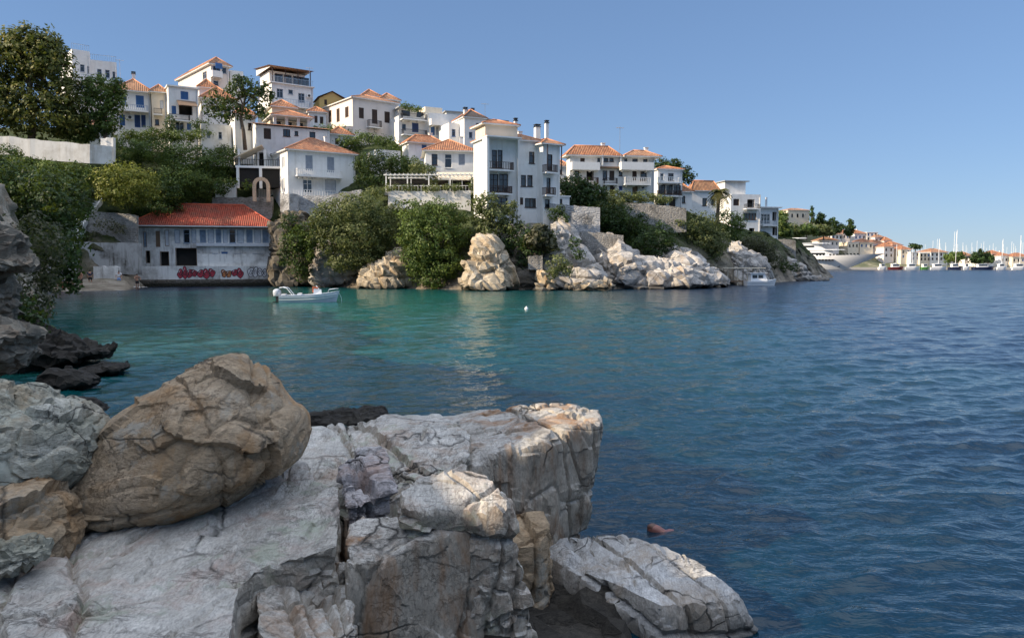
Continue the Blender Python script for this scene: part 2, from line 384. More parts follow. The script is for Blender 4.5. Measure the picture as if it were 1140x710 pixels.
def ring_mesh(rings, org):
    mb = MB(); mb.loft([[Vector(p) - Vector(org) for p in r] for r in rings])
    me = bpy.data.meshes.new('m'); me.from_pydata(mb.v, [], mb.f)
    bm = bmesh.new(); bm.from_mesh(me); bmesh.ops.remove_doubles(bm, verts=bm.verts, dist=1e-5); bmesh.ops.triangulate(bm, faces=[f for f in bm.faces if len(f.verts) > 4]); bmesh.ops.recalc_face_normals(bm, faces=bm.faces); bm.to_mesh(me); bm.free()
    return me
def crisp(me, ratio, ang):
    # merge the surface into hard edged break faces
    t_ = bpy.data.objects.new('tmp', me); COL.objects.link(t_); md = t_.modifiers.new('d', 'DECIMATE'); md.ratio = ratio
    dg = bpy.context.evaluated_depsgraph_get(); dg.update(); me = bpy.data.meshes.new_from_object(t_.evaluated_get(dg)); bpy.data.objects.remove(t_)
    me.polygons.foreach_set('use_smooth', np.full(len(me.polygons), bool(ang)))
    if ang: me.set_sharp_from_angle(angle=R(ang))
    me.update(); return me
def block(name, label, cat, top, zb, m, voxel=.03, push=None, group=None, off=None, **kw):
    """rock block: top polygon given as photo pixels at a height (px,py,z); goes down to zb. push: outward factor of bottom"""
    T = [gnd(*p) for p in top]; c = sum(T, Vector()) / len(T)
    if off: B = [Vector((p.x + o_[0], p.y + o_[1], zb)) for p, o_ in zip(T, off)]
    else:
        k = push or 1.0; B = [Vector((c.x + (p.x - c.x) * k, c.y + (p.y - c.y) * k, zb)) for p in T]
    org = Vector((c.x, c.y, zb))
    kw.setdefault('smooth_it', 1); me = remesh(ring_mesh([B, T], org), voxel); rock_disp(me, org, **kw); me = crisp(me, .22, 24)
    me.name = name; o = link(name, me, m, None, org); tag(o, label, cat, group); return o
def chaikin(pl, it):
    for _ in range(it):
        q = []
        for i in range(len(pl)):
            a, b_ = pl[i], pl[(i + 1) % len(pl)]; q += [(a[0] * .75 + b_[0] * .25, a[1] * .75 + b_[1] * .25), (a[0] * .25 + b_[0] * .75, a[1] * .25 + b_[1] * .75)]
        pl = q
    return pl
def lump(name, label, cat, outline, Y, T, m, voxel=.2, lean=0.0, rings=((0, .6), (.25, .88), (.55, 1), (1, .95)), base=None, group=None, parent=None, cz=.35, rnd_out=0, dec=0, **kw):
    """rock mass: silhouette outline in photo pixels standing at depth Y, T metres thick, swelling towards us"""
    if rnd_out: outline = chaikin(outline, rnd_out)
    O = [at(px, py, Y) for px, py in outline]; zmin = min(p.z for p in O)
    c = sum(O, Vector()) / len(O); c.z = zmin + (max(p.z for p in O) - zmin) * cz
    org = Vector((c.x, Y, zmin)); rr = []
    for t, s in rings:
        ring = []
        for p in O:
            q = c + (p - c) * s; yy = Y - T * .5 + T * t + lean * (q.z - zmin)
            kx = yy / Y if False else 1
            ring.append(Vector((q.x * kx, yy, q.z)))
        rr.append(ring)
    me = remesh(ring_mesh(rr, org), voxel); rock_disp(me, org, **kw)
    me = crisp(me, dec, 0) if dec else crisp(me, .22, 24)
    me.name = name
    o = link(name, me, m, parent, org); tag(o, label, cat, group); return o
rng = np.random.default_rng(11)
def leaves(blobs, dens, leaf, seed=0, clump=.38, up=.25, flat=1.0, fill=.12):
    """blobs (cx,cy,cz,rx,ry,rz) metres. returns mesh of leaf quads in clumps"""
    r = np.random.default_rng(seed + 100); C = []; Nn = []
    for (cx, cy, cz, rx, ry, rz) in blobs:
        area = 4 * math.pi * ((rx * ry) ** 1.6 / 3 + (rx * rz) ** 1.6 / 3 + (ry * rz) ** 1.6 / 3) ** (1 / 1.6)
        rr = (rx * ry * rz) ** (1 / 3); cr = clump * min(rr, 1.6) ** .8 + .12
        nc = max(6, int(area / (cr * cr) * .55)); k = max(6, int(dens * area / nc))
        d = r.normal(size=(nc, 3)); d /= np.linalg.norm(d, axis=1)[:, None]
        rad = r.uniform(.64, 1.13, (nc, 1))
        cc = d * rad * np.array([rx, ry, rz]) * .92
        s = r.uniform(.6, 1.25, (nc, 1, 1)) * cr
        off = r.normal(size=(nc, k, 3)); off /= np.linalg.norm(off, axis=2)[:, :, None]; off *= r.uniform(.3, 1.0, (nc, k, 1)) ** .5
        pts = cc[:, None, :] + off * s * np.array([1, 1, .75])
        nn = off * .8 + d[:, None, :] * .7 + r.normal(size=off.shape) * .45; nn[..., 2] += up
        ctint = r.uniform(-.2, .2, (nc, 1, 1)) + r.uniform(-.16, .16)
        C.append(np.concatenate([pts + np.array([cx, cy, cz]), np.broadcast_to(ctint, pts.shape[:2] + (1,))], 2).reshape(-1, 4)); Nn.append(nn.reshape(-1, 3))
        nf = int(len(pts.reshape(-1, 3)) * fill)
        if nf:
            q = r.normal(size=(nf, 3)); q /= np.linalg.norm(q, axis=1)[:, None]; q *= r.uniform(0, .8, (nf, 1)) ** .5
            C.append(np.concatenate([q * np.array([rx, ry, rz]) + np.array([cx, cy, cz]), np.zeros((nf, 1))], 1)); Nn.append(r.normal(size=(nf, 3)))
    C = np.concatenate(C); Nn = np.concatenate(Nn); n = len(C); tint = C[:, 3]; C = C[:, :3]
    Nn /= np.linalg.norm(Nn, axis=1)[:, None] + 1e-9
    a = np.cross(Nn, r.normal(size=(n, 3))); a /= np.linalg.norm(a, axis=1)[:, None] + 1e-9; b = np.cross(Nn, a)
    sz = leaf * r.uniform(.6, 1.4, (n, 1)) * .5
    co = np.stack([C - a * sz * 1.25, C - b * sz * .7 * flat, C + a * sz * 1.25, C + b * sz * .7 * flat], 1).reshape(-1, 3)
    fc = np.arange(n * 4).reshape(n, 4)
    me = np_mesh('foliage', co, fc, smooth=False)
    at_ = me.attributes.new('tint', 'FLOAT', 'FACE'); at_.data.foreach_set('value', np.clip(r.uniform(.1, .9, n) + tint, 0, 1).astype(np.float32))
    return me
def px_blobs(bl, Y, base, thick=1.0):
    out = []
    for b in bl:
        px, py, rx = b[:3]; ry = b[3] if len(b) > 3 else rx; dy = b[4] if len(b) > 4 else 0
        p = at(px, py, Y + dy); k = (Y + dy) / F
        out.append((p.x - base.x, p.y - base.y, p.z - base.z, rx * k, rx * k * thick, ry * k))
    return out
_sd = [0]
def bush(name, label, cat, bl, Y, m, dens=32, leaf=.21, group=None, basepy=None, thick=1.0, **kw):
    """single-mesh shrub or hedge, blobs in photo pixels (px,py,rx,ry,dY)"""
    _sd[0] += 1
    x = sum(b[0] for b in bl) / len(bl); y = basepy or max(b[1] + (b[3] if len(b) > 3 else b[2]) for b in bl)
    base = at(x, y, Y); me = leaves(px_blobs(bl, Y, base, thick), dens, leaf, _sd[0], **kw)
    o = link(name, me, M[m], None, base); tag(o, label, cat, group); return o
def tree(name, label, cat, bl, Y, m, trunk, dens=22, leaf=.3, r0=.3, group=None, thick=1.0, limbs=5, **kw):
    """trunk: (px,py) base, then points up; crown of leaf clumps on limbs that reach the blobs"""
    _sd[0] += 1; rr = random.Random(_sd[0])
    base = at(trunk[0][0], trunk[0][1], Y); root = empty(name, base, 0, label, cat, group)
    P = [at(p[0], p[1], Y) - base for p in trunk]; P[0].z -= .6
    mb = MB(); n = len(P); mb.tube(P, [r0 * (1 - .55 * k / (n - 1)) for k in range(n)], 8)
    B = px_blobs(bl, Y, base, thick)
    for k, b in enumerate(B):
        if k % max(1, len(B) // limbs) and len(B) > limbs: continue
        s = P[rr.randint(max(1, n - 2), n - 1)]; e = Vector(b[:3]); mid = (s + e) * .5 + Vector((rr.uniform(-.3, .3), rr.uniform(-.3, .3), rr.uniform(0, .4)))
        mb.tube([s, mid, e], [r0 * .42, r0 * .28, r0 * .1], 6)
        for _ in range(2):
            e2 = e + Vector((rr.uniform(-1, 1) * b[3], rr.uniform(-1, 1) * b[4], rr.uniform(.1, 1) * b[5])) * .8
            mb.tube([mid, (mid + e2) * .5 + Vector((0, 0, .15)), e2], [r0 * .2, r0 * .13, r0 * .05], 5)
    mb.build('trunk', M['bark'], root, smooth=True)
    me = leaves(B, dens, leaf, _sd[0], **kw); link('crown', me, M[m], root); return root
# ---------------------------------------------------------------- houses
class House:
    def __init__(s, name, label, corner, Y, ang, right, top, left=None, depth=8.0, wall='white', base_ext=2.0, cat='house', group=None, parapet=0.0):
        s.a = R(ang); s.C = at(corner[0], corner[1], Y); s.u = Vector((math.cos(s.a), math.sin(s.a), 0)); s.v = Vector((-math.sin(s.a), math.cos(s.a), 0))
        s.root = empty(name, s.C, s.a, label, cat, group); s.wallm = M[wall]
        s.w = s.solve(s.u, right, 1); s.d = s.solve(s.v, left, -1) if left is not None else depth
        s.h = at(corner[0], top, Y).z - s.C.z; s.ext = base_ext; s.holes = {'f': [], 'l': [], 'r': []}; s.rects = []
        s.par = parapet
    def solve(s, dr, px, sg):
        lo, hi = 0.1, 60.0
        for _ in range(50):
            mid = (lo + hi) / 2; x = proj(s.C + dr * mid)[0]
            if (x - px) * sg < 0: lo = mid
            else: hi = mid
        return lo
    def loc(s, px, py, face='f', off=0.0):
        d = ray(px, py); o = Vector((0, 0, CAMZ)) - s.C
        if face == 'f': nrm = s.v; q0 = -off
        elif face == 'l': nrm = s.u; q0 = -off
        else: nrm = s.u; q0 = s.w + off
        t = (q0 - o.dot(nrm)) / d.dot(nrm); p = o + d * t
        return (p.dot(s.u) if face == 'f' else p.dot(s.v)), p.z
    def xyz(s, face, q, z, dep):
        if face == 'f': return (q, dep, z)
        if face == 'l': return (dep, q, z)
        return (s.w - dep, q, z)
    def win(s, face, x0, y0, x1, y1, kind='g', frame='brown', rev=.16, arch=False):
        a, zt = s.loc(x0, y0, face); b, _ = s.loc(x1, y0, face); mx = (x0 + x1) / 2
        _, zt = s.loc(mx, y0, face); _, zb = s.loc(mx, y1, face)
        if a > b: a, b = b, a
        L = s.w if face == 'f' else s.d; a = max(a, .12); b = min(b, L - .12); zb = max(zb, -s.ext + .1); zt = min(zt, s.h - .12)
        if b - a < .2 or zt - zb < .2: return
        for (c, d, e, f_) in s.holes[face]:
            if a < d + .02 and b > c - .02 and zb < f_ + .02 and zt > e - .02: return
        s.holes[face].append((a, b, zb, zt))
        mb = MB(); X = lambda q0, z0, d0, q1, z1, d1: mb.box(*s.xyz(face, q0, z0, d0), *s.xyz(face, q1, z1, d1))
        fr = .07; e = .004
        X(a + e, zb + e, .05, a + fr, zt - e, rev - .01); X(b - fr, zb + e, .05, b - e, zt - e, rev - .01); X(a + fr, zt - fr, .05, b - fr, zt - e, rev - .01); X(a + fr, zb + e, .05, b - fr, zb + fr, rev - .01)
        w_ = b - a
        if kind == 'g':
            nm = max(1, round(w_ / .65)); 
            for k in range(1, nm): X(a + w_ * k / nm - .03, zb + fr, .07, a + w_ * k / nm + .03, zt - fr, rev - .02)
            if zt - zb > 1.0: X(a + fr, zt - (zt - zb) * .32 - .02, .075, b - fr, zt - (zt - zb) * .32 + .02, rev - .025)
            if zb > .6: X(a - .06, zb - .08, -.07, b + .06, zb - .004, -.003)
        root = mb.build('window', M[frame], s.root)
        mb = MB(); X = lambda q0, z0, d0, q1, z1, d1: mb.box(*s.xyz(face, q0, z0, d0), *s.xyz(face, q1, z1, d1))
        if kind == 'g':
            X(a + .01, zb + .01, rev - .03, b - .01, zt - .01, rev + .03); mb.build('pane', M['glass'], root)
        elif kind == 'open':
            X(a + .01, zb + .01, rev + .6, b - .01, zt - .01, rev + .65); mb.build('pane', M['dark'], root)
        else:
            nl = 1 if w_ < .7 else 2
            for k in range(nl):
                l, r_ = a + fr + (w_ - 2 * fr) * k / nl + .01, a + fr + (w_ - 2 * fr) * (k + 1) / nl - .01
                X(l, zb + fr, .06, l + .07, zt - fr, .12); X(r_ - .07, zb + fr, .06, r_, zt - fr, .12); X(l + .07, zt - fr - .08, .06, r_ - .07, zt - fr, .12); X(l + .07, zb + fr, .06, r_ - .07, zb + fr + .1, .12)
                z = zb + fr + .12
                while z < zt - fr - .14: X(l + .07, z, .075, r_ - .07, z + .075, .115); z += .12
            X(a + .01, zb + .01, .125, b - .01, zt - .01, .15)
            mb.build('shutter', M[kind], root)
    def band(s, face, x0, x1, py, h=.18, out=.12, m='trim'):
        a, z = s.loc(x0, py, face); b, _ = s.loc(x1, py, face); mb = MB(); mb.box(*s.xyz(face, a, z, -out), *s.xyz(face, b, z + h, -.002)); mb.build('cornice', M[m], s.root)
    def balcony(s, face, x0, x1, slab, rail, out=1.1, style='iron', slabm='trim'):
        a, z = s.loc(x0, slab, face, out); b, _ = s.loc(x1, slab, face, out); _, zr = s.loc(x0, rail, face, out)
        if a > b: a, b = b, a
        a = max(a, -.2); L = s.w if face == 'f' else s.d; b = min(b, L + .3)
        zr = max(zr, z + .8); zr = min(zr, z + 1.15)
        mb = MB(); B = lambda q0, z0, d0, q1, z1, d1: mb.box(*s.xyz(face, q0, z0, d0), *s.xyz(face, q1, z1, d1))
        B(a, z - .16, -out, b, z, -.003)
        if b - a > 1.5:
            k = a + .3
            while k < b - .3: B(k, z - .34, -out * .75, k + .12, z - .163, -.004); k += 1.2
        root = mb.build('balcony', M[slabm], s.root); mb = MB()
        B = lambda q0, z0, d0, q1, z1, d1: mb.box(*s.xyz(face, q0, z0, d0), *s.xyz(face, q1, z1, d1))
        e = .05
        if style == 'solid':
            B(a, z + .002, -out, b, zr, -out + .12); B(a, z + .002, -out + .125, a + .12, zr, -.005); B(b - .12, z + .002, -out + .125, b, zr, -.005); mb.build('parapet', M['trim'], root); return root
        t = .03 if style == 'iron' else .07; sp = .16 if style == 'iron' else .26; m_ = {'iron': 'iron', 'white': 'trim', 'wood': 'brown', 'metal': 'metal'}[style]
        if style == 'wood': t = .05; sp = .2
        B(a + e, zr - .06, -out + e, b - e, zr, -out + e + .06); B(a + e, z + .08, -out + e, b - e, z + .13, -out + e + .05)
        for q in (a + e, b - e - .05): B(q, zr - .06, -out + e + .07, q + .05, zr, -.01); B(q, z + .003, -out + e, q + .05, zr - .065, -out + e + .05)
        k = a + e + sp
        while k < b - e - .05: B(k, z + .135, -out + e + .01, k + t, zr - .065, -out + e + .01 + t); k += sp
        for q in (a + e, b - e - .05):
            k = -out + e + sp
            while k < -.08: B(q + .01, z + .135 * 0 + .003, k, q + .01 + t, zr - .065, k + t); k += sp
        mb.build('railing', M[m_], root); return root
    def wall(s):
        if s.h > 3.5:
            mb = MB(); x = s.w - .22; mb.tube([(x, -.07, -s.ext + .2), (x, -.07, s.h - .15)], .05, 6); mb.build('drainpipe', M['trim'] if int(s.w * 10) % 2 else M['metal'], s.root)
            fs = s.holes['f']
            if fs and int(s.h * 10) % 3:
                a, b_, z0, z1 = fs[-1]; q = b_ + .25
                if q + .8 < s.w - .4 and not any(q < h[1] and q + .8 > h[0] and z1 - .6 < h[3] and z1 > h[2] for h in fs):
                    mb = MB(); mb.box(q, -.34, z1 - .6, q + .8, -.04, z1 - .05); ac = mb.build('air_conditioner', M['trim'], s.root); mb = MB(); mb.lathe((0, 0, 0), [(.22, 0), (.22, .02)], 12); g = mb.build('fan_grille', M['iron'], ac, (q + .4, -.345, z1 - .32)); g.rotation_euler = (R(90), 0, 0)
        mb = MB(); rev = .16; H0 = -s.ext; H1 = s.h + s.par
        for face in ('f', 'l', 'r'):
            L = s.w if face == 'f' else s.d; hs = s.holes[face]
            us = sorted(set([0, L] + [h[0] for h in hs] + [h[1] for h in hs])); zs = sorted(set([H0, H1] + [h[2] for h in hs] + [h[3] for h in hs]))
            for i in range(len(us) - 1):
                for j in range(len(zs) - 1):
                    cu, cz = (us[i] + us[i + 1]) / 2, (zs[j] + zs[j + 1]) / 2
                    if any(h[0] < cu < h[1] and h[2] < cz < h[3] for h in hs): continue
                    mb.face([s.xyz(face, us[i], zs[j], 0), s.xyz(face, us[i + 1], zs[j], 0), s.xyz(face, us[i + 1], zs[j + 1], 0), s.xyz(face, us[i], zs[j + 1], 0)])
            for (a, b, z0, z1) in hs:
                for (p, q) in (((a, z0), (b, z0)), ((b, z0), (b, z1)), ((b, z1), (a, z1)), ((a, z1), (a, z0))):
                    mb.face([s.xyz(face, p[0], p[1], 0), s.xyz(face, q[0], q[1], 0), s.xyz(face, q[0], q[1], rev + .7), s.xyz(face, p[0], p[1], rev + .7)])
                mb.face([s.xyz(face, a, z0, rev + .7), s.xyz(face, b, z0, rev + .7), s.xyz(face, b, z1, rev + .7), s.xyz(face, a, z1, rev + .7)])
        mb.face([(0, s.d, H0), (s.w, s.d, H0), (s.w, s.d, H1), (0, s.d, H1)])
        zt = s.h if s.par == 0 else s.h
        mb.face([(0, 0, zt), (s.w, 0, zt), (s.w, s.d, zt), (0, s.d, zt)])
        s.wo = mb.build('wall', s.wallm, s.root)
        if s.par:
            mb = MB(); t = .2; e = .004
            mb.box(e, e, s.h + .004, s.w - e, t, s.h + s.par + .05); mb.box(e, s.d - t, s.h + .004, s.w - e, s.d - e, s.h + s.par + .05)
            mb.box(e, t, s.h + .004, t, s.d - t, s.h + s.par + .047); mb.box(s.w - t, t, s.h + .004, s.w - e, s.d - t, s.h + s.par + .047); mb.build('parapet', s.wallm, s.root)
        return s
    def hip(s, rh, o=.45, m='tile', x0=None, x1=None, y0=None, y1=None, z=None, kind='hip'):
        x0 = -o if x0 is None else x0; x1 = s.w + o if x1 is None else x1; y0 = -o if y0 is None else y0; y1 = s.d + o if y1 is None else y1
        z = s.h if z is None else z; e = z + .14; W, D = x1 - x0, y1 - y0; mb = MB()
        if kind == 'hip':
            k = min(W, D) / 2
            if W >= D: r0, r1 = (x0 + k, (y0 + y1) / 2), (x1 - k, (y0 + y1) / 2)
            else: r0, r1 = ((x0 + x1) / 2, y0 + k), ((x0 + x1) / 2, y1 - k)
            zr = e + rh; sl = math.hypot(k, rh)
            if W >= D:
                mb.face([(x0, y0, e), (x1, y0, e), (*r1, zr), (*r0, zr)], [(0, 0), (W, 0), (W - k, sl), (k, sl)])
                mb.face([(x1, y1, e), (x0, y1, e), (*r0, zr), (*r1, zr)], [(0, 0), (W, 0), (W - k, sl), (k, sl)])
                mb.face([(x0, y1, e), (x0, y0, e), (*r0, zr)], [(0, 0), (D, 0), (D / 2, sl)]); mb.face([(x1, y0, e), (x1, y1, e), (*r1, zr)], [(0, 0), (D, 0), (D / 2, sl)])
            else:
                mb.face([(x0, y0, e), (x1, y0, e), (*r0, zr)], [(0, 0), (W, 0), (W / 2, sl)]); mb.face([(x1, y1, e), (x0, y1, e), (*r1, zr)], [(0, 0), (W, 0), (W / 2, sl)])
                mb.face([(x0, y1, e), (x0, y0, e), (*r0, zr), (*r1, zr)], [(0, 0), (D, 0), (D - k, sl), (k, sl)])
                mb.face([(x1, y0, e), (x1, y1, e), (*r1, zr), (*r0, zr)], [(0, 0), (D, 0), (D - k, sl), (k, sl)])
        elif kind == 'gable':   # ridge along y
            xm = (x0 + x1) / 2; zr = e + rh; sl = math.hypot(W / 2, rh)
            mb.face([(x0, y1, e), (x0, y0, e), (xm, y0, zr), (xm, y1, zr)], [(0, 0), (D, 0), (D, sl), (0, sl)])
            mb.face([(x1, y0, e), (x1, y1, e), (xm, y1, zr), (xm, y0, zr)], [(0, 0), (D, 0), (D, sl), (0, sl)])
            g = MB(); g.face([(0, 0, z + .004), (s.w, 0, z + .004), (xm, 0, zr - .12)]); g.face([(0, s.d, z + .004), (s.w, s.d, z + .004), (xm, s.d, zr - .12)]); g.build('gable', s.wallm, s.root)
        else:  # shed, slope up to the back
            mb.face([(x0, y0, e), (x1, y0, e), (x1, y1, e + rh), (x0, y1, e + rh)], [(0, 0), (W, 0), (W, D), (0, D)])
            g = MB(); g.face([(x0 + o, y0 + o, e - .13), (x0 + o, y1 - o, e - .13), (x0 + o, y1 - o, e + rh - .1)]); g.face([(x1 - o, y0 + o, e - .13), (x1 - o, y1 - o, e - .13), (x1 - o, y1 - o, e + rh - .1)]); g.face([(x0 + o, y1 - o, e - .13), (x1 - o, y1 - o, e - .13), (x1 - o, y1 - o, e + rh - .1), (x0 + o, y1 - o, e + rh - .1)]); g.build('gable', s.wallm, s.root)
        ro = mb.build('roof', M[m], s.root)
        if kind == 'hip':
            g = MB()
            g.box(x0 + .02, y0 + .02, z + .005, x1 - .02, y1 - .02, z + .135); g.build('eaves', M['trim'], ro)
            g = MB(); P0 = Vector((*r0, zr)); P1 = Vector((*r1, zr)); g.tube([P0, P1], .11, 6)
            ends = [((x0, y0), P0), ((x0, y1), P0 if W >= D else P1), ((x1, y0), P1 if W >= D else P0), ((x1, y1), P1)]
            for c, p in ends: g.tube([(c[0], c[1], e), p], .1, 6)
            if getattr(s, 'w', 0) > 5 and m != 'redtile' and int(s.w * 7) % 2:
                c = MB(); cx, cy = x0 + W * .72, (y0 + y1) / 2 + .9; c.box(cx, cy, z + .2, cx + .5, cy + .5, zr + .55); c.box(cx - .06, cy - .06, zr + .553, cx + .56, cy + .56, zr + .63); c.build('chimney', s.wallm, ro)
            g.build('ridge', M[m + '_ridge' if m + '_ridge' in M else 'ridge'], ro, smooth=True)
        return ro
    def slab(s, x0, y0, x1, y1, z0, z1, m='trim', name='roof_slab'):
        mb = MB(); mb.box(x0, y0, z0, x1, y1, z1); return mb.build(name, M[m], s.root)
    def chimney(s, px, ptop, wpx, pbot, y=2.0, m='white', cap='trim'):
        x0, zt = s.loc(px - wpx / 2, ptop, 'f', -y); x1, _ = s.loc(px + wpx / 2, ptop, 'f', -y); _, zb = s.loc(px, pbot, 'f', -y); w_ = max(.3, x1 - x0)
        mb = MB(); mb.box(x0, y - w_ / 2, min(zb, s.h) - .3, x0 + w_, y + w_ / 2, zt - .35); c = mb.build('chimney', M[m], s.root)
        mb = MB(); mb.box(x0 - .07, y - w_ / 2 - .07, zt - .345, x0 + w_ + .07, y + w_ / 2 + .07, zt - .26)
        for dx in (.02, w_ - .1):
            for dy in (.02, w_ - .1): mb.box(x0 + dx, y - w_ / 2 + dy, zt - .258, x0 + dx + .08, y - w_ / 2 + dy + .08, zt - .1)
        mb.box(x0 - .05, y - w_ / 2 - .05, zt - .098, x0 + w_ + .05, y + w_ / 2 + .05, zt); mb.build('cap', M['iron'], c); return c
M['ridge'] = m_plain('ridge_tiles', (.50, .22, .11), .8, .25, 2)
M['redtile_ridge'] = m_plain('red_ridge_tiles', (.55, .11, .055), .7, .2, 2)
M['redtile_ridge'] = M['redtile_ridge']
def antenna(label, px, top, bot, Y):
    b = at(px, bot, Y); h = at(px, top, Y).z - b.z; r = empty('rooftop_antenna', b, R(20), label, 'antenna')
    mb = MB(); mb.tube([(0, 0, 0), (0, 0, h)], .035, 5); mb.build('mast', M['metal'], r)
    mb = MB()
    for k in range(5): mb.tube([(-.5 + k * .25, -.35 + k * .03, h * .95), (-.5 + k * .25, .35 - k * .03, h * .95)], .02, 4)
    mb.tube([(-.6, 0, h * .95), (.6, 0, h * .95)], .025, 4); mb.build('aerial', M['metal'], r); return r
# ---------------------------------------------------------------- people
def skin(name, pts, edges, rad, m, parent, root=0, sub=1):
    me = bpy.data.meshes.new(name); me.from_pydata([tuple(p) for p in pts], edges, [])
    o = bpy.data.objects.new('tmp', me); COL.objects.link(o)
    sk = o.modifiers.new('s', 'SKIN'); me.skin_vertices[0].data
    for i, r_ in enumerate(rad):
        v = me.skin_vertices[0].data[i]; v.radius = (r_, r_) if not hasattr(r_, '__len__') else r_; v.use_root = (i == root)
    sb = o.modifiers.new('b', 'SUBSURF'); sb.levels = sub; sb.render_levels = sub
    dg = bpy.context.evaluated_depsgraph_get(); dg.update()
    r = bpy.data.meshes.new_from_object(o.evaluated_get(dg)); bpy.data.objects.remove(o)
    r.polygons.foreach_set('use_smooth', [True] * len(r.polygons)); r.name = name
    return link(name, r, m, parent)
M['skin'] = m_plain('tanned_skin', (.36, .19, .12), .5, .08); M['skin_red'] = m_plain('sunburnt_skin', (.22, .085, .065), .35, .1, 5)
M['hair'] = m_plain('dark_hair', (.03, .02, .015), .6)
def ball(mb, c, r, n=8):
    rings = []
    for i in range(1, n):
        t = math.pi * i / n; rings.append([(c[0] + r[0] * math.sin(t) * math.cos(2 * math.pi * j / n), c[1] + r[1] * math.sin(t) * math.sin(2 * math.pi * j / n), c[2] - r[2] * math.cos(t)) for j in range(n)])
    mb.loft(rings)
def person(label, loc, rz, pose, short, top=None, h=1.72):
    """pose: stand / wade / sit"""
    k = h / 1.72; root = empty('person', loc, rz, label, 'person', None)
    arm = {'stand': [(.22, 0, 1.42), (.30, .02, 1.12), (.27, .16, .90)], 'reach': [(.22, 0, 1.42), (.36, .12, 1.22), (.24, .3, 1.12)], 'sit': [(.21, 0, .62), (.28, -.12, .36), (.26, -.26, .06)]}[pose if pose != 'wade' else 'stand']
    if pose == 'sit':
        J = [(0, 0, .12), (0, -.03, .38), (0, 0, .64), (0, .02, .76), (0, .05, .88), (0, .05, .98)]
        leg = [(.1, .05, .12), (.16, .42, .42), (.14, .62, .05), (.15, .75, .04)]
    else:
        J = [(0, 0, .95), (0, -.01, 1.18), (0, 0, 1.40), (0, .01, 1.50), (0, .03, 1.60), (0, .03, 1.70)]
        leg = [(.1, 0, .9), (.12, .03, .5), (.11, -.03, .08), (.12, .12, .04)]
    P = list(J); E = [(i, i + 1) for i in range(5)]; Rr = [(.16, .12), (.135, .10), (.17, .11), .055, (.085, .10), .07]
    hand = []
    for sg in (-1, 1):
        b = len(P); P += [(sg * x, y, z) for x, y, z in arm]; E += [(2, b), (b, b + 1), (b + 1, b + 2)]; Rr += [.06, .045, .035]
        e = Vector(P[-1]); dr = (e - Vector(P[-2])).normalized()
        b2 = len(P); P.append(tuple(e + dr * .09)); E.append((b + 2, b2)); Rr.append((.04, .02))
        for q in range(4):
            P.append(tuple(e + dr * (.17 - .01 * abs(q - 1)) + Vector(((q - 1.5) * .02, .01, 0)))); E.append((b2, len(P) - 1)); Rr.append(.009)
        P.append(tuple(e + dr * .10 + Vector((-sg * .05, .03, 0)))); E.append((b + 2, len(P) - 1)); Rr.append(.011)
        b = len(P); P += [(sg * x, y, z) for x, y, z in leg]; E += [(0, b), (b, b + 1), (b + 1, b + 2), (b + 2, b + 3)]; Rr += [.088, .058, .04, .035]
    P = [tuple(Vector(p) * k) for p in P]
    skin('body', P, E, [(r_[0] * k, r_[1] * k) if hasattr(r_, '__len__') else r_ * k for r_ in Rr], M['skin'], root)
    mb = MB(); hc = Vector(J[4]) * k; ball(mb, (hc.x, hc.y - .02, hc.z + .05), (.09 * k, .105 * k, .10 * k)); mb.build('hair', M['hair'], root, smooth=True)
    z0 = J[0][2]
    if pose == 'sit': skin('shorts', [(0, 0, .12), (.1, .1, .15), (-.1, .1, .15), (.14, .28, .3), (-.14, .28, .3)], [(0, 1), (0, 2), (1, 3), (2, 4)], [(.17, .14), .11, .11, .09, .09], M[short], root)
    else: skin('shorts', [tuple(Vector(p) * k) for p in [(0, 0, 1.0), (0, 0, .9), (.105, .0, .84), (-.105, 0, .84), (.12, .02, .6), (-.12, .02, .6)]], [(0, 1), (1, 2), (1, 3), (2, 4), (3, 5)], [(.165, .125), (.16, .13), .105, .105, .10, .10], M[short], root)
    if top: skin('shirt', [tuple(Vector(p) * k) for p in [(J[0][0], J[0][1], J[0][2] + .05), J[1], J[2], (J[2][0], J[2][1], J[2][2] + .06)] + [(sg * x, y, z) for sg in (-1, 1) for x, y, z in (arm[0], tuple(Vector(arm[0]).lerp(Vector(arm[1]), .6)))]], [(0, 1), (1, 2), (2, 3), (2, 4), (4, 5), (2, 6), (6, 7)], [(.175, .135), (.15, .12), (.185, .13), .08, .075, .065, .075, .065], M[top], root)
    return root
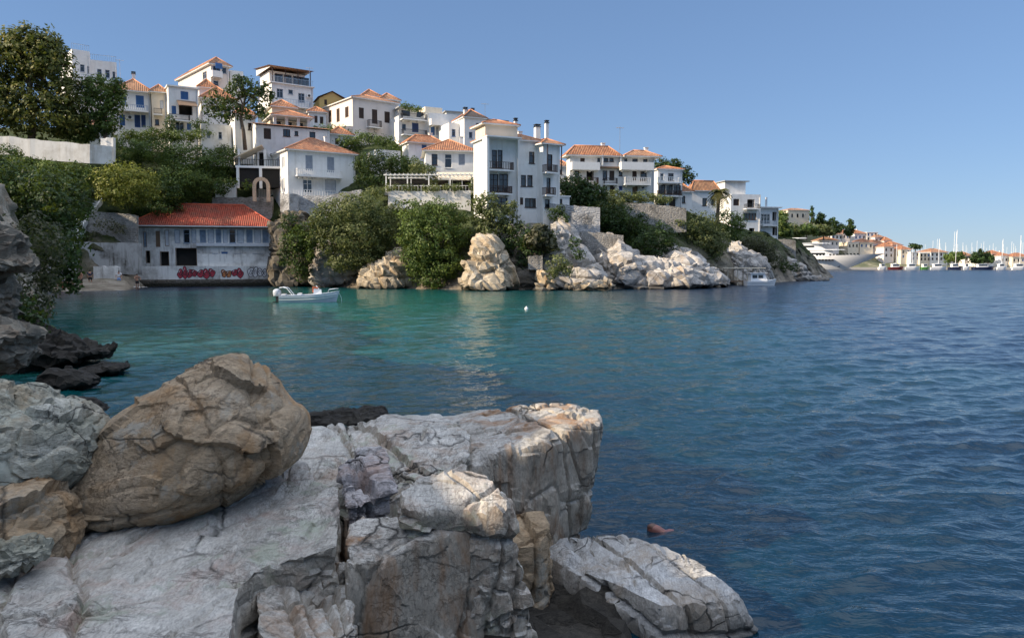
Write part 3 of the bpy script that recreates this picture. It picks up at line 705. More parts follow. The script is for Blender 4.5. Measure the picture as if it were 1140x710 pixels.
# ================================================================ sea
def make_sea():
    nr, nc = 1180, 720
    rad = np.concatenate([np.exp(np.linspace(math.log(2.2), math.log(300), nr - 80, endpoint=False)), np.exp(np.linspace(math.log(300), math.log(9000), 80))]); ang = np.linspace(R(-62), R(62), nc)
    rr, aa = np.meshgrid(rad, ang, indexing='ij'); x = rr * np.sin(aa); y = rr * np.cos(aa); z = np.zeros_like(x)
    dr = np.gradient(rad)[:, None]; r = np.random.default_rng(5)
    wind = R(-62)   # waves run towards the lower left
    gust = .75 + .35 * fbm(np.stack([x.ravel() * .05, y.ravel() * .03, x.ravel() * 0], 1), 3, 9).reshape(x.shape)
    cove = 1 - .62 / (1 + np.exp((x + 4 - (y - 60) * -.02) / 5)) * (y > 14) * np.clip((y - 14) / 30, 0, 1)
    for k in range(64):
        lam = .22 * (3.4 / .22) ** (k / 63) * r.uniform(.9, 1.1); th = wind + r.normal() * (.38 if lam > .9 else .50); kk = 2 * math.pi / lam
        amp = .0098 * lam * (1.0 if lam < .9 else (.9 / lam) ** 1.25); ph = r.uniform(0, 6.28)
        fade = np.clip((lam / (2.3 * dr) - 1), 0, 1)
        t = kk * (x * math.cos(th) + y * math.sin(th)) + ph
        z += amp * fade * gust * cove * (np.exp(np.sin(t) - 1) * 1.8 - .8)
    co = np.stack([x, y, z], 2).reshape(-1, 3)
    idx = np.arange(nr * nc).reshape(nr, nc); f = np.stack([idx[:-1, :-1], idx[:-1, 1:], idx[1:, 1:], idx[1:, :-1]], 2).reshape(-1, 4)[:, ::-1]
    n0 = len(co); R_ = 9000
    # coarse skirt that closes the rest of the circle just below the waves
    co = np.concatenate([co, np.array([[-R_, -R_, -.3], [R_, -R_, -.3], [R_, R_, -.3], [-R_, R_, -.3]])]); f = np.concatenate([f, np.array([[n0, n0 + 1, n0 + 2, n0 + 3]])])
    me = np_mesh('sea', co, f)
    n = NT('sea_water'); p = n.pos(); s = n.sep(p)
    # seabed colours: pale sand patch and green shallows inside the cove, deep blue outside
    g = n.n('VectorMath', operation='DISTANCE'); n.set(g.inputs[0], n.map((1, .55, 1), src=p)); g.inputs[1].default_value = (-13, 52 * .55, 0)
    gz = n.math('ADD', g.outputs['Value'], n.math('MULTIPLY', n.noise(.09, 3, .5, v=p), 16))
    mr = n.ramp(n.math('MULTIPLY', gz, 1 / 60), [(.20, 1.0), (.66, 0.0)])
    g2 = n.n('VectorMath', operation='DISTANCE'); n.set(g2.inputs[0], n.map((.8, 1, 1), src=p)); g2.inputs[1].default_value = (-13.5 * .8, 26.5, 0)
    m2 = n.ramp(n.math('MULTIPLY', n.math('ADD', g2.outputs['Value'], n.math('MULTIPLY', n.noise(.3, 4, .6, v=p), 5)), 1 / 14), [(.3, .9), (.75, 0.0)])
    col = n.mix(mr, (.0008, .012, .032), (.003, .105, .082)); col = n.mix(n.math('MULTIPLY', m2, .8), col, (.04, .14, .085))
    col = n.mix(n.math('MULTIPLY', n.ramp(n.noise(.12, 4, .6, v=n.map((1, .4, 1), src=p)), [(.4, 0.0), (.7, 1.0)]), .4), col, (.002, .014, .028))
    # fine ripples
    dist = n.n('VectorMath', operation='LENGTH'); n.set(dist.inputs[0], p)
    b1 = n.noise(5.5, 3, .55, .3, n.map((.65, 1.25, 1), (0, 0, R(28)), p)); b2 = n.noise(1.3, 4, .6, .2, n.map((.6, 1.3, 1), (0, 0, R(24)), p)); b3 = n.noise(.28, 4, .6, .2, n.map((.6, 1.5, 1), (0, 0, R(20)), p))
    far = n.n('MapRange'); n.set(far.inputs[0], dist.outputs['Value']); far.inputs[1].default_value = 30; far.inputs[2].default_value = 140; far.inputs[3].default_value = .0; far.inputs[4].default_value = 1.0
    h = n.math('ADD', n.math('MULTIPLY', b1, .06), n.math('MULTIPLY', b2, n.math('ADD', .05, n.math('MULTIPLY', far.outputs[0], .50))))
    h = n.math('ADD', h, n.math('MULTIPLY', n.math('MULTIPLY', b3, far.outputs[0]), 1.5))
    n.bump(h, 1.0, .45)
    rg = n.n('MapRange'); n.set(rg.inputs[0], dist.outputs['Value']); rg.inputs[1].default_value = 10; rg.inputs[2].default_value = 160; rg.inputs[3].default_value = .06; rg.inputs[4].default_value = .24
    n.b.inputs['IOR'].default_value = 1.333; n.fin(col, rg.outputs[0])
    o = link('sea', me, n.m); tag(o, kind='structure'); return o
make_sea()
# ================================================================ hillside across the cove
# photo column -> seven (distance, height) levels from the water's edge to behind the crest
HILL = [(-400, [(60, -1), (63, 4), (72, 20), (84, 23), (105, 25), (130, 26), (220, 20)]),
        (-150, [(68, -1), (71, 4), (77, 20), (86, 22), (100, 23), (130, 26), (220, 20)]),
        (-40, [(72, -1), (74, 1), (84, 5), (91, 13), (97, 17), (130, 26), (220, 20)]),
        (60, [(75, -1), (78, .15), (88, 1.6), (93, 12), (97, 16), (130, 26), (220, 20)]),
        (142, [(79, -1), (82, .15), (90, 1.3), (94, 8), (101, 15.5), (120, 22.5), (220, 20)]),
        (162, [(91, -1), (94, .1), (97, 1.0), (100, 8), (104, 15.5), (121, 22.5), (220, 22)]),
        (200, [(95, -1), (99, .1), (103, 1.2), (105.5, 8), (109, 15), (122, 23), (220, 24)]),
        (280, [(98, -1), (101, .2), (104.6, 3), (105.6, 9.6), (110, 14), (126, 25), (220, 25)]),
        (360, [(92, -1), (95, .5), (98, 7.5), (101, 10.6), (112, 14.5), (125, 23.5), (220, 22)]),
        (450, [(85, -1), (88, .5), (92, 7), (97, 11), (106, 15.5), (121, 22), (220, 20)]),
        (540, [(80, -1), (83, .5), (87, 5.5), (90, 7.6), (100, 11), (120, 19), (220, 18)]),
        (620, [(83, -1), (86, .5), (92, 6), (97, 8.8), (110, 12), (130, 15), (220, 14)]),
        (690, [(84, -1), (87, .5), (94, 4), (99, 8), (107, 11.8), (125, 13.5), (220, 12)]),
        (760, [(88, -1), (91, .5), (98, 5), (106, 8), (115, 10.6), (130, 11.5), (220, 9)]),
        (840, [(105, -1), (109, .5), (117, 4.5), (126, 7), (135, 8.2), (150, 8.6), (220, 6)]),
        (885, [(122, -1), (128, .3), (136, 3.6), (143, 6.5), (152, 8), (170, 8), (220, 4)]),
        (912, [(140, -1), (145, -.3), (148, 1), (152, 2.5), (158, 2.5), (175, 2.0), (220, -1)]),
        (940, [(150, -2), (155, -2), (160, -2), (165, -2), (170, -2), (190, -2), (220, -3)])]
def make_hill():
    cols = np.linspace(-400, 940, 460); nl = 110; px = [c[0] for c in HILL]
    D = np.array([[q[0] for q in c[1]] for c in HILL], float); Z = np.array([[q[1] for q in c[1]] for c in HILL], float)
    t = np.linspace(0, 6, nl); V = np.zeros((len(cols), nl, 3))
    for i, c in enumerate(cols):
        d7 = [np.interp(c, px, D[:, k]) for k in range(7)]; z7 = [np.interp(c, px, Z[:, k]) for k in range(7)]
        d = np.interp(t, range(7), d7); z = np.interp(t, range(7), z7); V[i, :, 0] = (c - 570) / F * d; V[i, :, 1] = d; V[i, :, 2] = z
    p = V.reshape(-1, 3).copy(); q = p.copy()
    vec, gap, rnd = voro(p / np.array([2.6, 2.6, 2.0]), 3); amp = np.clip((p[:, 2] + .2) / 2, 0, 1)
    q[:, 1] += (fbm(p / 3.2, 4, 2) * 1.0 + ((rnd * 2 - 1) * vec).sum(1) * 1.2) * amp * .7
    q[:, 2] += fbm(p / 4.5 + 7, 4, 4) * .45 * amp
    idx = np.arange(len(p)).reshape(len(cols), nl); f = np.stack([idx[:-1, :-1], idx[1:, :-1], idx[1:, 1:], idx[:-1, 1:]], 2).reshape(-1, 4)
    me = np_mesh('hillside', q, f)
    n = NT('hillside_ground'); ps = n.pos()
    rock = n.ramp(n.noise(.5, 7, .7, .4, ps), [(.3, (.10, .085, .065)), (.5, (.26, .22, .17)), (.7, (.42, .38, .32))])
    earth = n.ramp(n.noise(.7, 6, .7, v=ps), [(.3, (.02, .035, .012)), (.7, (.07, .085, .03))])
    z = n.sep(ps)[2]; k = n.ramp(n.math('ADD', n.math('MULTIPLY', z, .05), n.math('MULTIPLY', n.noise(.35, 5, .6, v=ps), .6)), [(.36, 0.0), (.62, 1.0)])
    col = n.mix(k, rock, earth)
    n.bump(n.noise(1.6, 8, .75, v=ps), 1.0, .5); n.fin(col, .9, spec=.15)
    o = link('hillside', me, n.m); tag(o, kind='structure')
make_hill()
# ================================================================ headland on our side, left of the view
def make_headland():
    ys = np.linspace(-60, 77, 190); ds = np.concatenate([np.linspace(-1.5, 5, 40), np.linspace(5.3, 70, 60)])
    V = np.zeros((len(ys), len(ds), 3))
    for i, y in enumerate(ys):
        xs = -max(8.8, .60 * y + .6 + 2.2 * max(0, min(1, (40 - y) / 20))) if y > 0 else -8.2 - 0
        if y > 66: xs -= (y - 66) * 1.2
        for j, d in enumerate(ds):
            zc = 7.0 if y < 18 else (9.0 if y > 30 else 7 + (y - 18) / 6); z = min(d * 2.5, zc) + max(0, d - 3.6) * .33
            z = min(z, 26); z = z * (1 if y < 60 else max(.0, 1 - (y - 60) / 40)); V[i, j] = (xs - d, y, z)
    p = V.reshape(-1, 3).copy(); q = p.copy(); vec, gap, rnd = voro(p / 1.6, 13)
    a = np.clip(p[:, 2] + .8, 0, 1); q[:, 0] += (((rnd * 2 - 1) * vec).sum(1) * .9 + fbm(p / 2.5, 4, 12) * .7) * a * .8; q[:, 2] += fbm(p / 5, 3, 14) * .5 * a
    idx = np.arange(len(p)).reshape(len(ys), len(ds)); f = np.stack([idx[:-1, :-1], idx[:-1, 1:], idx[1:, 1:], idx[1:, :-1]], 2).reshape(-1, 4)
    o = link('headland', np_mesh('headland', q, f), M['cliff_brown']); tag(o, kind='structure')
# ---- rock materials
M['cliff_brown'] = m_rock('brown_layered_cliff', [(.22, .19, .15), (.38, .34, .27), (.52, .47, .39)], .8, (.26, .12, .04), .4, bed=(1, 1, 2.6), wet=(.1, .9))
M['slab'] = m_rock('pale_grey_marble_rock', [(.42, .395, .35), (.63, .60, .545), (.76, .73, .67)], 1.1, (.30, .16, .075), .55, 1.0, bed=(2.6, 1.0, 1.4), rot=(0, 0, R(-25)), lich=(.36, .38, .30), crscale=1.0, bump=.8, side=.5)
M['slab_pink'] = m_rock('grey_rock_with_pink_stains', [(.40, .375, .33), (.61, .58, .525), (.75, .72, .66)], 1.1, (.38, .20, .14), .38, 1.0, bed=(2.2, 1.0, 1.4), rot=(0, 0, R(-30)), lich=(.33, .36, .28), crscale=.9, side=.5)
M['slab_rust'] = m_rock('grey_rock_with_rust_streaks', [(.32, .29, .25), (.50, .47, .42), (.66, .63, .58)], 1.2, (.27, .13, .045), .95, 1.0, bed=(1.5, 1.5, .7), wet=(-.35, .75), crscale=1.0, bump=.8, side=.5)
M['slab_lilac'] = m_rock('lilac_grey_rock', [(.38, .35, .35), (.52, .49, .49), (.67, .64, .62)], 1.3, (.32, .17, .10), .5, 1.0, bed=(1, 1, 2.2))
M['rock_brown'] = m_rock('brown_boulder_rock', [(.30, .215, .13), (.46, .345, .225), (.57, .46, .335)], 1.3, (.33, .17, .06), .6, .8, bed=(1, 1, 2.4), rot=(R(20), R(-25), 0), bump=1.0, lich=(.30, .29, .25), crscale=.8)
M['rock_green'] = m_rock('grey_green_boulder_rock', [(.28, .28, .22), (.44, .43, .35), (.58, .56, .48)], 1.6, (.30, .20, .10), .5, .9, lich=(.42, .44, .38), crscale=1.5)
M['rock_dark'] = m_rock('dark_wet_rock', [(.018, .016, .013), (.04, .035, .028), (.085, .075, .06)], 1.2, None, 0, .3)
M['rock_low'] = m_rock('blue_grey_shore_rock', [(.36, .35, .34), (.54, .53, .51), (.68, .67, .65)], 1.2, (.30, .20, .10), .45, 1.0, wet=(.02, .34), bed=(2.6, 1, 1.5), rot=(0, 0, R(35)), side=.5)
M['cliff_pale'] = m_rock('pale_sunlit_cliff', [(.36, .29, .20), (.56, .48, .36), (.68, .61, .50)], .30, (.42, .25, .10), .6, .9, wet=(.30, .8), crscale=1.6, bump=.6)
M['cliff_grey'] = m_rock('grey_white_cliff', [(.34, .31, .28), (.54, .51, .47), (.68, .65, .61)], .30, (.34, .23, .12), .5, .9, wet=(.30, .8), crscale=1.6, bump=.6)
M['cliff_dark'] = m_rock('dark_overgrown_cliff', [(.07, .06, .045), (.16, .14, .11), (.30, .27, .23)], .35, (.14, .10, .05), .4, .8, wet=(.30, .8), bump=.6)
make_headland()
# sandy pebble beach
def make_beach():
    pts = [(60, 327), (95, 325), (140, 323.5), (180, 321), (186, 316), (150, 311), (110, 308), (70, 309)]
    n = NT('pebble_beach'); p = n.pos(); v = n.voronoi(3.5, 'F1', p); col = n.ramp(n.sep(v.outputs['Color'])[0], [(0, (.12, .10, .085)), (1, (.30, .27, .23))])
    n.bump(v.outputs['Distance'], .8, .1); n.fin(n.mix(n.noise(.8, 5, .6, v=p), col, (.10, .09, .075)), .9, spec=.2)
    nx, ny = 90, 40; V = []
    for i in range(nx):
        for j in range(ny):
            px = 50 + 106 * i / (nx - 1); d0 = 77 + (px - 60) * .085; d = d0 + 11.5 * j / (ny - 1); x = (px - 570) / F * d; V.append((x, d, -.12 + (d - d0) * .16))
    V = np.array(V); V[:, 2] += fbm(V / .9, 3, 6) * .06
    idx = np.arange(nx * ny).reshape(nx, ny); f = np.stack([idx[:-1, :-1], idx[1:, :-1], idx[1:, 1:], idx[:-1, 1:]], 2).reshape(-1, 4)
    tag(link('beach', np_mesh('beach', V, f), n.m), kind='structure')
make_beach()
# ================================================================ foreground rocks
tag(block('bedrock', None, None, [(-260, 520, .25), (60, 500, .25), (340, 490, .25), (420, 478, .2), (620, 560, .16), (660, 615, .12), (700, 690, .18), (740, 900, .2), (300, 1500, .2), (-700, 1500, .25)], -1.0, M['rock_dark'], .06, fac=.10, fsz=.8, big=.08, fine=.02, seed=3), kind='structure')
G = 'pale rock slabs in the foreground'
block('rock_slab', 'broad pale grey rock slab with pink stains filling the lower left corner of the photo', 'rock',
      [(-200, 560, 1.02), (60, 592, .98), (150, 578, 1.02), (235, 560, 1.05), (330, 512, 1.12), (352, 532, 1.12), (374, 540, 1.10), (380, 575, 1.08), (378, 604, 1.05), (340, 617, 1.02), (300, 625, .99), (268, 650, .95), (262, 700, .93), (240, 760, .92), (150, 1000, .92), (-300, 1000, 1.0)], -.5, M['slab_pink'], .022,
      fac=0.022, fsz=.75, crk=.035, csz=.85, big=.025, fine=.006, bed=(1.7, .8, 1.6), seed=21, cw=.035, strat=.02, strata_n=(.5, -.35, 1), wp=.07, joints=9, group=G)
block('rock_step', 'small broken grey rock step below the edge of the broad slab', 'rock',
      [(292, 629, .90), (330, 622, .93), (368, 616, .93), (386, 632, .86), (392, 668, .72), (396, 730, .6), (330, 760, .6), (285, 700, .78), (282, 655, .85)], -.5, M['slab_rust'], .016, push=1.05,
      fac=0.038, fsz=.7, crk=.035, csz=.6, big=.025, fine=.006, seed=35, cw=.02, wp=.07, joints=9, group=G)
block('rock_slab', 'wedge shaped rock block with rust streaked front face at bottom centre', 'rock',
      [(386, 584, 1.0), (402, 574, 1.03), (470, 572, 1.06), (540, 566, 1.10), (557, 572, 1.10), (505, 594, 1.02), (456, 606, .98), (440, 622, .93), (420, 626, .93), (388, 628, .93)], -.6, M['slab_rust'], .018,
      off=[(-.05, 0), (0, .05), (0, .1), (.2, .1), (.38, .0), (.38, -.1), (.2, -.12), (.05, -.12), (-.02, -.1), (-.05, -.1)],
      fac=0.018, fsz=.7, crk=.035, csz=.9, big=.025, fine=.006, bed=(1.6, 1, .8), seed=48, cw=.03, wp=.07, joints=4, group=G)
block('rock_slab', 'small white capped block behind the rust streaked wedge', 'rock',
      [(448, 545, 1.26), (470, 530, 1.30), (505, 529, 1.31), (538, 530, 1.30), (560, 545, 1.25), (566, 566, 1.16), (545, 574, 1.13), (500, 569, 1.16), (470, 572, 1.16), (452, 560, 1.22)], -.5, M['slab'], .017,
      off=[(-.1, .1), (-.1, .2), (0, .2), (.2, .2), (.36, .1), (.40, -.02), (.36, -.06), (0, 0), (0, 0), (-.1, 0)],
      fac=0.025, fsz=.45, crk=.035, csz=.5, big=.025, fine=.006, seed=52, cw=.02, wp=.07, joints=4, group=G)
block('rock_slab', 'long tilted grey slab between the brown boulder and the big end block', 'rock',
      [(300, 512, 1.08), (335, 476, 1.2), (415, 465, 1.22), (450, 463, 1.22), (487, 461, 1.22), (505, 470, 1.2), (519, 482, 1.2), (521, 526, 1.17), (500, 531, 1.12), (470, 534, 1.08), (440, 552, 1.02), (382, 578, .98), (350, 545, 1.0)], -.5, M['slab'], .022,
      fac=0.025, fsz=.8, crk=.035, csz=.8, big=.025, fine=.006, bed=(1.6, .8, 1.5), seed=64, cw=.03, strat=.02, strata_n=(.4, -.3, 1), wp=.07, joints=9, group=G)
block('rock_slab', 'lilac grey cracked block wedged in the gap beside the long slab', 'rock',
      [(380, 510, 1.24), (400, 499, 1.26), (424, 497, 1.26), (434, 516, 1.22), (437, 544, 1.14), (410, 557, 1.10), (385, 564, 1.08), (376, 540, 1.14)], .2, M['slab_lilac'], .014,
      fac=0.032, fsz=.6, crk=.035, csz=.5, big=.025, fine=.006, seed=71, cw=.02, strat=.03, strata_n=(.1, -.2, 1), wp=.07, joints=5, group=G)
block('rock_slab', 'large square ended rock block jutting over the sea', 'rock',
      [(487, 464, 1.20), (540, 458, 1.24), (600, 453, 1.28), (646, 452, 1.30), (667, 461, 1.29), (667, 474, 1.27), (640, 478, 1.25), (612, 492, 1.20), (585, 500, 1.16), (560, 504, 1.13), (540, 512, 1.10), (530, 526, 1.06), (521, 500, 1.12), (520, 482, 1.17)], -.4, M['slab_rust'], .02,
      off=[(0, .2), (0, .2), (0, .2), (-.25, .1), (-.30, 0), (-.24, -.05), (-.15, -.1), (.05, -.1), (.1, -.1), (.15, -.05), (.2, 0), (.2, 0), (.1, 0), (0, 0)],
      fac=0.035, fsz=.7, crk=.035, csz=.75, big=.025, fine=.006, bed=(1.1, 1.1, 1.1), seed=83, cw=.025, wp=.07, joints=9, group=G)
block('rock_slab', 'squat brown stained block at the foot of the square ended block', 'rock',
      [(556, 572, .72), (580, 564, .74), (606, 566, .74), (613, 588, .66), (600, 606, .60), (570, 608, .60)], -.5, M['rock_brown'], .018, push=1.12,
      fac=0.025, fsz=.4, crk=.035, csz=.5, big=.025, fine=.006, seed=91, cw=.02, wp=.07, joints=2, group=G)
block('rock_slab', 'low blue grey rock sloping into the sea at the bottom right', 'rock',
      [(600, 616, .22), (625, 598, .30), (660, 590, .36), (695, 591, .40), (745, 607, .38), (775, 622, .37), (805, 642, .35), (830, 668, .22), (838, 690, .10), (790, 668, .30), (735, 672, .30), (690, 650, .30), (640, 632, .28)], -.5, M['rock_low'], .018,
      off=[(-.2, 0), (-.1, .2), (0, .2), (.1, .2), (.2, .2), (.2, .1), (.25, .1), (.25, 0), (.2, -.1), (.1, -.2), (0, -.25), (-.05, -.3), (-.1, -.3)],
      fac=0.022, fsz=.6, crk=.035, csz=.55, big=.025, fine=.006, bed=(1.8, .9, 1.3), seed=97, cw=.02, wp=.07, joints=5, group=G)
B3 = [((1 - math.cos(math.pi * k / 12)) / 2, max(.12, (1 - abs(math.cos(math.pi * k / 12)) ** 2.4) ** (1 / 2.0))) for k in range(13)]
lump('boulder', 'big rounded brown boulder resting on the pale slab', 'boulder',
     [(62, 552), (78, 560), (88, 590), (160, 588), (235, 575), (262, 560), (285, 548), (322, 520), (338, 505), (340, 470), (334, 456), (318, 448), (306, 424), (276, 398), (246, 391), (205, 403), (168, 430), (135, 450), (120, 485), (80, 520)],
     5.7, 1.7, M['rock_brown'], .018, lean=.12, rings=B3, rnd_out=2, smooth_it=10, fac=0.065, fsz=1.1, crk=.035, csz=.9, big=.04, fine=.008, joints=6, jd=.03, wp=.1, bed=(1, 1.2, 1.6), seed=104, cw=.02, strat=.018, strata_n=(-.35, -.5, 1))
lump('boulder', 'grey green lichen covered boulder at the left edge', 'boulder',
     [(-60, 540), (0, 548), (40, 550), (75, 540), (98, 522), (108, 500), (100, 470), (78, 446), (52, 436), (40, 446), (24, 424), (0, 420), (-60, 425)],
     5.2, 1.1, M['rock_green'], .016, rings=B3, rnd_out=2, smooth_it=8, fac=0.045, fsz=.5, crk=.035, csz=.45, big=.04, fine=.010, seed=113, cw=.015)
lump('boulder', 'reddish brown broken rock below the grey green boulder', 'boulder',
     [(-60, 660), (20, 655), (50, 640), (78, 610), (74, 585), (66, 560), (40, 548), (0, 540), (-60, 545)], 4.75, .9, M['rock_brown'], .016, rings=B3, fac=0.063, fsz=.6, crk=.035, csz=.5, big=.04, fine=.016, seed=119, cw=.018, strat=.02)
lump('boulder', 'small lumpy grey rock at the bottom left beside the slab', 'boulder',
     [(-30, 640), (10, 636), (40, 628), (52, 612), (36, 600), (0, 604), (-30, 606)], 4.25, .35, M['rock_green'], .012, rings=B3, fac=0.045, fsz=.2, crk=.035, csz=.2, big=.02, fine=.012, seed=121, cw=.012)
G2 = 'layered rocks of the left shore'
lump('rock_ledge', 'overhanging layered brown rock ledge at the left edge, the uppermost one', 'rock', [(-106, 300), (-36, 306), (-6, 300), (24, 298), (22, 288), (10, 280), (6, 262), (-12, 246), (-46, 236), (-106, 230)], 9.2, 1.6, M['cliff_brown'], .03, rings=B3, fac=.08, fsz=.6, crk=.05, csz=.5, fine=.02, strat=.09, seed=131, group=G2, bed=(1, 1, 2.4))
lump('rock_ledge', 'smooth brown rock bulge under the overhanging ledge at the left edge', 'rock', [(-106, 366), (-36, 366), (-10, 358), (6, 334), (4, 318), (-10, 304), (-36, 298), (-106, 296)], 9.4, 1.6, M['cliff_brown'], .03, rings=B3, fac=.08, fsz=.6, crk=.05, csz=.6, fine=.02, strat=.05, seed=137, group=G2)
lump('rock_ledge', 'flat topped pale ledge at the left edge above the dark wet rocks', 'rock', [(-106, 425), (-16, 418), (2, 410), (14, 398), (16, 382), (30, 372), (24, 366), (-16, 360), (-106, 355)], 9.0, 1.6, M['cliff_brown'], .03, rings=B3, fac=.08, fsz=.6, crk=.05, csz=.6, fine=.02, strat=.05, seed=141, group=G2)
G3 = 'dark wet rocks at the waterline'
for lab, ol, Y, T, sd in [
    ('long dark wet rock tongue running from the left shore into the water', [(-20, 425), (50, 414), (80, 400), (96, 396), (120, 393), (118, 389), (96, 390), (84, 384), (62, 374), (40, 362), (-20, 352)], 21, 3, 151),
    ('dark wet hump of rock in the water below the rock tongue', [(48, 434), (76, 434), (106, 428), (104, 420), (84, 410), (62, 408), (50, 416)], 17.0, 1.3, 152),
    ('flat dark wet rock just above the water, topped by small ripples', [(84, 420), (110, 419), (140, 410), (136, 405), (112, 405), (90, 410)], 19.2, 1.5, 153),
    ('small dark wet rock between the hump and the brown boulder', [(76, 462), (100, 462), (118, 458), (108, 450), (90, 441), (78, 442)], 14.2, 1.0, 154)]:
    lump('wet_rock', lab, 'rock', ol, Y, T, M['rock_dark'], .045, rings=B3, fac=.2 if Y > 20 else .08, fsz=.9, crk=.03, csz=.6, fine=.03, seed=sd, group=G3)
lump('wet_rock', 'thin dark rock shelf peeping over the back edge of the long slab', 'rock', [(338, 472), (380, 470), (430, 468), (428, 458), (390, 457), (350, 459), (338, 461)], 9.4, .8, M['rock_dark'], .025, rings=B3, fac=.05, fsz=.4, fine=.02, seed=155, group=G3)
# ================================================================ cliffs across the cove
CR = ((0, .55), (.18, .82), (.45, 1), (1, 1))
def cliff(label, ol, Y, T, m, lean=.25, **kw):
    kw.setdefault('fac', .55); kw.setdefault('fsz', 5.0); kw.setdefault('seed', int(ol[0][0]))
    return lump('rock_outcrop', label, 'rock', ol, Y + T * .5 - .6, T, M[m], .17, lean=lean, rings=CR, dec=.10, crk=.14, csz=2.6, fine=.10, strat=.04, strata_n=(.8, .2, .6), smooth_it=1, big=.25, joints=14, jw=.09, jd=.35, jdir=.25, bed=(1.4, 1.1, .75), cw=.07, shear=.6, wp=.08, rnd_out=1, cz=.1, group='rock outcrops along the far shore', **kw)
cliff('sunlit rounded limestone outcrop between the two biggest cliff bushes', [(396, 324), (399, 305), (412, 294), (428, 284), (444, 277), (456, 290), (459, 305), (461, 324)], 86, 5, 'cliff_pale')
cliff('shaded grey cliff foot to the left of the sunlit rounded outcrop', [(340, 322), (345, 290), (360, 262), (390, 268), (408, 285), (404, 322)], 92, 6, 'cliff_grey', .15)
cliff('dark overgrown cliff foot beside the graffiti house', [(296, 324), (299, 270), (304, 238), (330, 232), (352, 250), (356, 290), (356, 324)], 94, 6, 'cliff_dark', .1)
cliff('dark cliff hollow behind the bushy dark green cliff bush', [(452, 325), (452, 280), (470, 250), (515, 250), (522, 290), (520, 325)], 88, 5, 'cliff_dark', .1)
cliff('tall pointed pale rock rib below the left edge of the tall white house', [(512, 326), (515, 300), (522, 276), (528, 263), (545, 260), (556, 268), (570, 292), (580, 312), (578, 326)], 79.5, 5, 'cliff_pale', .3)
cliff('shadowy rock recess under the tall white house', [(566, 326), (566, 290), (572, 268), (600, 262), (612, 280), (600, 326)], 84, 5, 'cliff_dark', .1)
cliff('steep white diagonal rock face right of the tall white house', [(584, 324), (590, 300), (597, 284), (608, 262), (618, 240), (630, 240), (645, 262), (658, 284), (672, 300), (690, 322)], 83.5, 6, 'cliff_grey', .38)
cliff('low sunlit rounded boulder at the water under the white diagonal face', [(591, 326), (596, 312), (603, 303), (612, 302), (621, 310), (628, 326)], 80.5, 3, 'cliff_pale', .2, fsz=2.8)
cliff('row of low pale boulders lapped by the sea below the diagonal rock face', [(620, 326), (632, 315), (648, 311), (662, 315), (672, 309), (684, 314), (690, 326)], 80.5, 3, 'cliff_pale', .2, fsz=2.4)
cliff('long jagged grey rock ridge running right from the diagonal face', [(664, 324), (655, 285), (668, 264), (684, 262), (702, 276), (722, 288), (748, 292), (772, 297), (792, 306), (797, 322)], 85.5, 7, 'cliff_grey', .35, fsz=4.2)
cliff('grey rock slope under the olive coloured bush', [(738, 318), (740, 282), (752, 272), (772, 280), (790, 296), (802, 318)], 92, 6, 'cliff_grey', .3)
cliff('pale broken cliff behind the little jetty', [(792, 319), (800, 296), (806, 276), (822, 268), (838, 278), (858, 288), (866, 317)], 106, 8, 'cliff_grey', .3)
cliff('rocky point tapering into the water before the yacht', [(856, 315), (862, 292), (878, 284), (890, 290), (904, 303), (922, 310), (924, 313)], 128, 10, 'cliff_grey', .2)
cliff('fractured grey rock band filling the shore between the jagged ridge and the jetty', [(688, 322), (700, 296), (728, 284), (762, 288), (792, 298), (808, 308), (818, 319)], 91, 6, 'cliff_grey', .3)
cliff('broken pale rock wall partly hidden behind the two biggest cliff bushes', [(430, 322), (440, 286), (452, 272), (500, 268), (520, 276), (524, 322)], 89.5, 5, 'cliff_grey', .15)
# ================================================================ houses on the hillside
TOWN = 'white houses stacked on the hillside'
def wins(h, L):
    for w_ in L: h.win(*w_)
# --- the derelict graffiti house at the water
h = House('shore_house', 'derelict shore house with red hip roof and faded blue shutters on its upper floor', (152, 300), 96, 13, 303, 252, depth=7.5, wall='old', base_ext=1.5, group=TOWN)
wins(h, [('f', 159, 258, 163, 275, 'bluegrey', 'wood'), ('f', 173, 257, 178, 275, 'wood', 'wood'), ('f', 183, 256, 188, 274, 'palegrey', 'wood'), ('f', 178, 280, 188, 296, 'open', 'wood'), ('f', 162, 279, 167, 293, 'open', 'wood')])
for x0, x1, k in [(194, 200, 'palegrey'), (204, 211, 'g'), (213, 218, 'palegrey'), (222, 229, 'bluegrey'), (231, 238, 'palegrey'), (240, 246, 'bluegrey'), (248, 253, 'palegrey'), (255, 262, 'g'), (264, 271, 'palegrey'), (274, 281, 'bluegrey'), (283, 290, 'palegrey'), (292, 299, 'bluegrey')]:
    h.win('f', x0, 255.5, x1, 270.5, k, 'bluegrey')
wins(h, [('f', 195, 276, 219, 296, 'open', 'wood'), ('f', 236, 282, 243, 295, 'blue', 'blue'), ('f', 246, 280, 254, 296, 'blue', 'palegrey'), ('f', 260, 282, 270, 292, 'grey', 'grey'), ('f', 281, 282, 293, 292, 'palegrey', 'grey')])
h.band('f', 219, 300, 274, .35, .35, 'palegrey'); h.band('f', 153, 302, 253.5, .12, .1, 'wood')
h.wall(); h.hip(3.0, .9, 'redtile')
